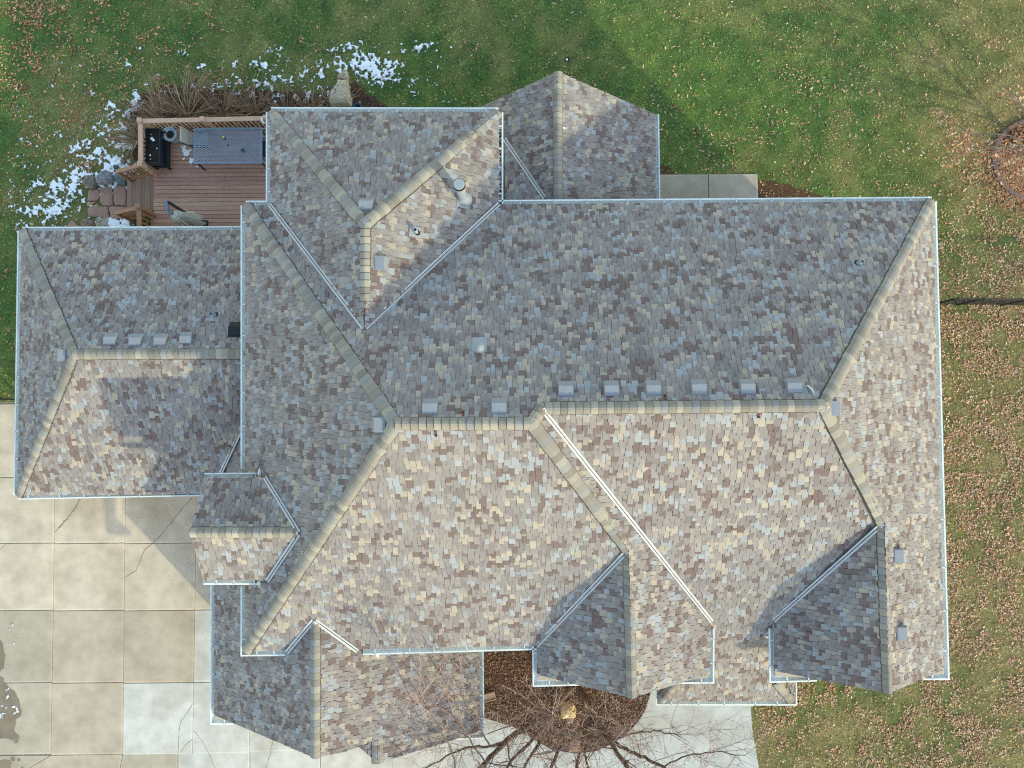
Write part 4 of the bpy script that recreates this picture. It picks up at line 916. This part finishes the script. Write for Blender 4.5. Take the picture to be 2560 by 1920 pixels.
# ------------------------------------------------------------------ chain link fences
def fence(u0, v0, u1, v1, h, label, posts):
    a, b_ = W(u0, v0, 0), W(u1, v1, 0); d = (b_ - a); L = d.length; d.normalize(); up = Vector((0, 0, 1))
    fe = empty('chain_link_fence', a, label, 'fence', 'chain link fences')
    mb = MB(); st = .085; n = int((L + h) / st)
    for sg in (1, -1):
        for i in range(-int(h / st), int(L / st) + 1):
            x0_, x1_ = i * st, i * st + h; lo, hi = max(0, x0_), min(L, x1_)
            if hi <= lo: continue
            za, zb = lo - x0_, hi - x0_
            if sg < 0: za, zb = h - za, h - zb
            mb.beam(a + d * lo + up * (za + .03), a + d * hi + up * (zb + .03), .005, .005)
    mb.build('mesh', [M['black']], fe)
    for z in (h + .05,):
        mb = MB(); mb.tube([a + up * z, b_ + up * z], .022, 8); mb.build('top_rail', [M['black']], fe)
    for t in posts:
        p_ = a + d * (L * t); mb = MB(); mb.tube([p_, p_ + up * (h + .1)], .032, 8); mb.build('post', [M['black']], fe)
fence(2322, 761, 2760, 766, 1.3, 'black chain link fence running from the house across the leaf covered lawn', (.02, .16, .41, .7, .98))
fence(-140, 997, 60, 999, 1.2, 'short black chain link fence end at the driveway corner', (.02, .5, .72, .98))

# ------------------------------------------------------------------ shrubs and trees
def polyrand(p, d, L, n, bend, droop=0.0):
    pts = [Vector(p)]; d = Vector(d).normalized()
    for i in range(n):
        d = (d + Vector((random.uniform(-1, 1), random.uniform(-1, 1), random.uniform(-1, 1))) * bend + Vector((0, 0, -droop))).normalized(); pts.append(pts[-1] + d * (L / n))
    return pts
TW = [(.30, .19, .11), (.38, .27, .16), (.17, .11, .07), (.46, .35, .22), (.24, .14, .09)]
def shrub(u, v, n, L, label, spread=1.0, lean=(0, .35), cols=TW):
    c = W(u, v, 0); mb = MB()
    for i in range(n):
        an = random.uniform(0, 6.283); el = random.uniform(.5, 1.25); r = random.uniform(0, .16)
        d = Vector((math.cos(an) * math.cos(el) * spread + lean[0], math.sin(an) * math.cos(el) * spread + lean[1], math.sin(el)))
        l = L * random.uniform(.55, 1.1); pts = polyrand(c + Vector((r * math.cos(an), r * math.sin(an), 0)), d, l, 5, .12, .13); col = jit(random.choice(cols), .25)
        mb.tube(pts, [.015, .013, .011, .009, .007, .004], 3, 0, col, False)
        for k in range(random.randint(1, 4)):
            i0 = random.randint(1, 4); q = polyrand(pts[i0], (pts[i0] - pts[i0 - 1]).normalized() + Vector((random.uniform(-.8, .8), random.uniform(-.8, .8), random.uniform(-.2, .5))), l * random.uniform(.2, .45), 3, .15, .1)
            mb.tube(q, [.006, .005, .004, .003], 3, 0, col, False)
    return tag(mb.build('shrub', [M['twig']], None, False), label, 'shrub', 'bare twiggy shrubs in the bed by the deck')
shrub(470, 292, 95, 1.5, 'bare shrub of long straw coloured stems fanning out behind the middle of the deck rail', 1.3, (.0, .5))
shrub(400, 300, 70, 1.4, 'bare shrub with stems arching left behind the deck corner post', 1.3, (-.6, .35))
shrub(350, 350, 60, 1.2, 'bare brown shrub left of the planter box outside the deck rail', 1.1, (-.7, .15))
shrub(560, 290, 80, 1.35, 'bare brown shrub behind the right end of the patio table', 1.3, (.1, .45))
shrub(640, 286, 75, 1.25, 'bare dark shrub between the deck rail end and the wing roof', 1.3, (.1, .5), TW[:3])
shrub(720, 290, 60, 1.2, 'low dark bare shrub above the left end of the wing gutter', 1.3, (.1, .5), [TW[2], TW[4], TW[0]])
shrub(790, 290, 60, 1.2, 'bare twiggy shrub left of the cream sandstone boulder', 1.2, (.3, .5), [TW[0], TW[4], TW[1]])
shrub(845, 285, 26, .95, 'thin bare shrub growing over the cream sandstone boulder', 1.0, (0, .35), [TW[0], TW[1]])
RED = [(.30, .17, .15), (.38, .25, .22), (.24, .16, .14), (.42, .32, .27)]
def grow(mb, p, d, L, r, depth, cols, bark=(.085, .066, .054), lift=.10, kids=(3, 6), sides=4):
    n = 5 if depth > 0 else 4; pts = polyrand(p, d, L, n, .17 if depth else .2, -lift); rad = [r * (1 - .62 * i / n) for i in range(n + 1)]
    if depth == 0: rad[-1] = .003
    col = jit(bark, .2) if r > .02 else jit(random.choice(cols), .2)
    mb.tube(pts, rad, sides if r > .02 else 3, 0, col, False)
    if depth <= 0: return
    for k in range(random.randint(*kids)):
        i0 = random.randint(1, n); t = (pts[i0] - pts[i0 - 1]).normalized(); s_ = Vector((random.uniform(-1, 1), random.uniform(-1, 1), random.uniform(-.6, .8)))
        grow(mb, pts[i0], t * .8 + s_ * .9, L * random.uniform(.4, .72), max(.005, rad[i0] * random.uniform(.45, .65)), depth - 1, cols, bark, lift, kids, sides)
tb_ = W(1437, 1712, 0); tr = empty('bare_tree', tb_, 'large bare many stemmed tree spreading over the front walk and garage', 'tree')
def curve(ctrl, n=5):
    """smooth path through control points"""
    P_ = [Vector(c) for c in ctrl]; out = []
    for i in range(len(P_) - 1):
        a0, a1, a2, a3 = P_[max(0, i - 1)], P_[i], P_[i + 1], P_[min(len(P_) - 1, i + 2)]
        for k in range(n):
            t = k / n; out.append(.5 * ((2 * a1) + (a2 - a0) * t + (2 * a0 - 5 * a1 + 4 * a2 - a3) * t * t + (3 * a1 - a0 - 3 * a2 + a3) * t ** 3))
    return out + [P_[-1]]
LIMBS = [  # (photo pixel, height) along each limb, base radius
 ([(1428,1718,.0),(1405,1745,.9),(1378,1770,1.5),(1330,1812,2.3),(1269,1851,3.0),(1215,1905,3.7),(1150,1965,4.5),(1080,2040,5.4)], .16),
 ([(1405,1745,.9),(1372,1800,2.0),(1335,1845,2.8),(1278,1905,3.6),(1220,1990,4.6),(1170,2080,5.6)], .085),
 ([(1385,1768,1.4),(1362,1830,2.3),(1342,1866,2.8),(1316,1915,3.5),(1270,2030,4.8)], .10),
 ([(1478,1795,1.5),(1448,1832,2.1),(1408,1866,2.7),(1380,1912,3.4),(1345,2030,4.8),(1330,2120,5.8)], .10),
 ([(1476,1785,1.4),(1468,1815,1.9),(1456,1850,2.5),(1444,1905,3.4),(1440,2040,5.0)], .11),
 ([(1484,1795,1.6),(1476,1830,2.1),(1464,1876,2.8),(1469,1918,3.4),(1500,2060,5.0)], .075),
 ([(1442,1714,.0),(1468,1752,.9),(1480,1790,1.5),(1528,1860,2.7),(1566,1916,3.6),(1620,2020,4.9)], .15),
 ([(1480,1790,1.5),(1540,1856,2.6),(1600,1890,3.2),(1655,1918,3.8),(1760,1985,4.9),(1840,2060,5.8)], .085),
 ([(1528,1860,2.7),(1560,1838,3.1),(1610,1830,3.5),(1650,1828,3.9),(1700,1842,4.5)], .045),
 ([(1269,1851,3.0),(1225,1864,3.4),(1175,1868,3.8),(1130,1885,4.2),(1060,1925,4.9)], .06),
 ([(1362,1830,2.3),(1350,1820,3.2),(1340,1780,4.2),(1337,1762,4.7)], .03), ([(1354,1822,2.6),(1385,1835,3.6),(1425,1836,4.2),(1490,1815,4.8),(1518,1790,5.2)], .035),
 ([(1408,1860,2.6),(1412,1840,3.6),(1400,1800,4.6),(1375,1790,5.0)], .028),
 ([(1215,1905,3.7),(1180,1860,4.6),(1140,1800,5.6),(1090,1760,6.2)], .034), ([(1150,1965,4.5),(1130,1880,5.4),(1095,1815,6.2),(1050,1740,6.9)], .036), ([(1225,1864,3.4),(1190,1810,4.5),(1160,1750,5.6),(1135,1690,6.3)], .034),
 ([(1600,1890,3.2),(1595,1860,3.9),(1580,1820,4.6)], .028), ([(1655,1918,3.8),(1720,1890,4.7),(1790,1880,5.3),(1860,1890,5.9)], .035)]
for ctrl, r0 in LIMBS:
    r0 *= .78
    pts = curve([W(*c) for c in ctrl]); n = len(pts); mb = MB(); cols = RED
    jp = [pts[0]] + [p_ + Vector((random.uniform(-1, 1), random.uniform(-1, 1), random.uniform(-1, 1))) * .03 for p_ in pts[1:]]
    mb.tube(jp, [r0 * (1 - .68 * i / n) for i in range(n)], 8 if r0 > .05 else 5, 0, (1, 1, 1), False)
    o_ = mb.build('trunk' if ctrl[0][2] < .1 else 'branch', [M['bark']], tr, True)
    tw = MB()
    for k in range(int(3 + n * .38)):
        i0 = random.randint(int(n * .38), n - 1); t = (jp[i0] - jp[i0 - 1]).normalized(); s_ = Vector((random.uniform(-1, 1), random.uniform(-.7, 1), random.uniform(-.3, .9)))
        grow(tw, jp[i0], t * .5 + s_, random.uniform(.7, 1.7), max(.009, r0 * .22 * random.uniform(.6, 1.1)), 2, cols, (.12, .085, .072), .06, (3, 5))
    tw.build('twigs', [M['twig']], o_)
# small tree at the right edge, still holding orange leaves, inside a brick ring
tc_ = W(2582, 402, 0); tt = empty('oak_tree', tc_, 'small tree with grey branches and orange leaves at the right edge of the lawn', 'tree')
mb = MB(); mb.tube(curve([tc_, tc_ + Vector((.05, .03, 1.2)), tc_ + Vector((.0, .12, 2.6)), tc_ + Vector((.1, .2, 4.2))]), [.11 - .005 * i for i in range(16)], 8); mb.build('trunk', [M['bark']], tt, True)
tips = []
def grow2(mb, p, d, L, r, depth):
    n = 5; pts = polyrand(p, d, L, n, .13, -.03); rad = [r * (1 - .65 * i / n) for i in range(n + 1)]
    mb.tube(pts, rad, 4 if depth else 3, 0, jit((.16, .135, .12), .15), False); tips.extend(pts[2:] if depth < 2 else [])
    if depth <= 0: return
    for k in range(random.randint(3, 5)):
        i0 = random.randint(1, n); t = (pts[i0] - pts[i0 - 1]).normalized(); grow2(mb, pts[i0], t + Vector((random.uniform(-1, 1), random.uniform(-1, 1), random.uniform(-.4, .5))) * .65, L * random.uniform(.35, .6), max(.006, r * .5), depth - 1)
for k in range(13):
    z = .6 + k * .2; an = math.pi + random.uniform(-.9, .75) if k % 4 else random.uniform(0, 6.28); mb = MB()
    grow2(mb, tc_ + Vector((0, .05 * z, z)), Vector((math.cos(an), math.sin(an), random.uniform(.1, .5))), random.uniform(2.3, 3.7), .036, 2); mb.build('branch', [M['twig']], tt)
nl = 2600; idx = RNG.integers(0, len(tips), nl); tp = np.array([tips[i] for i in idx]) + RNG.normal(0, .07, (nl, 3)); kk = (tp[:, 2] < 2.6) | (RNG.random(nl) < .25); tp = tp[kk]; nl = len(tp)
ang = RNG.uniform(0, 6.283, nl); l = RNG.uniform(.04, .075, nl); w_ = l * .45; dx, dy = np.cos(ang), np.sin(ang); dz = RNG.uniform(-.8, .3, nl)
D = np.stack([dx * l, dy * l, dz * l], 1); S = np.stack([-dy * w_, dx * w_, RNG.uniform(-.5, .5, nl) * w_], 1)
vs = np.stack([tp - D, tp + S, tp + D, tp - S], 1).reshape(-1, 3); cc = np.array([(.42, .17, .07), (.48, .24, .11), (.52, .33, .19), (.36, .13, .06), (.56, .40, .26)])
lo = tri_mesh('leaves', vs, np.arange(4 * nl).reshape(-1, 4), cc[RNG.integers(0, 5, nl)] * RNG.uniform(.7, 1.2, nl)[:, None], M['leaf']); lo.parent = tt; lo.matrix_parent_inverse = world_of(tt).inverted()
ring = empty('brick_edging', tc_, 'round brick edging ring beneath the small orange leaved tree', 'edging'); R1 = 1.36; nb = 40
bd_ = MB(); bd_.face([(tc_.x + (R1 - .05) * math.cos(k * 6.2832 / 40), tc_.y + (R1 - .05) * math.sin(k * 6.2832 / 40), .03) for k in range(40)]); bd_.build('mulch', [M['mulch']], ring)
bk = MB()
for k in range(nb):
    t = k * 2 * math.pi / nb; bk.box((tc_.x + R1 * math.cos(t), tc_.y + R1 * math.sin(t), .05), .13, .205, .10 + random.uniform(-.01, .01), t, 0, jit(lin(random.choice(((118, 92, 88), (108, 92, 92), (126, 96, 86)))), .08))
bk.build('bricks', [M['brick']], ring)
n = 15000; rr = 1.25 * RNG.random(n) ** .5 * np.where(RNG.random(n) < .55, 1, RNG.uniform(1, 1.9, n)); an = RNG.uniform(0, 6.283, n); uu, vv = to_px(tc_.x + rr * np.cos(an) * 1.0, tc_.y + rr * np.sin(an)); kp = (RNG.random(n) < np.clip(.35 + (vv - 390) / 120, .10, 1)) & (RNG.random(n) < np.clip(2.6 - rr / 1.1, .1, 1)); uu, vv = uu[kp], vv[kp]
leaf_mesh('fallen_leaves', uu, vv, np.array([(.42, .19, .09), (.48, .25, .12), (.36, .15, .07), (.54, .36, .22), (.25, .11, .06)]), 'orange fallen leaves filling and spilling from the brick ring under the tree', (.07, .13), .04)
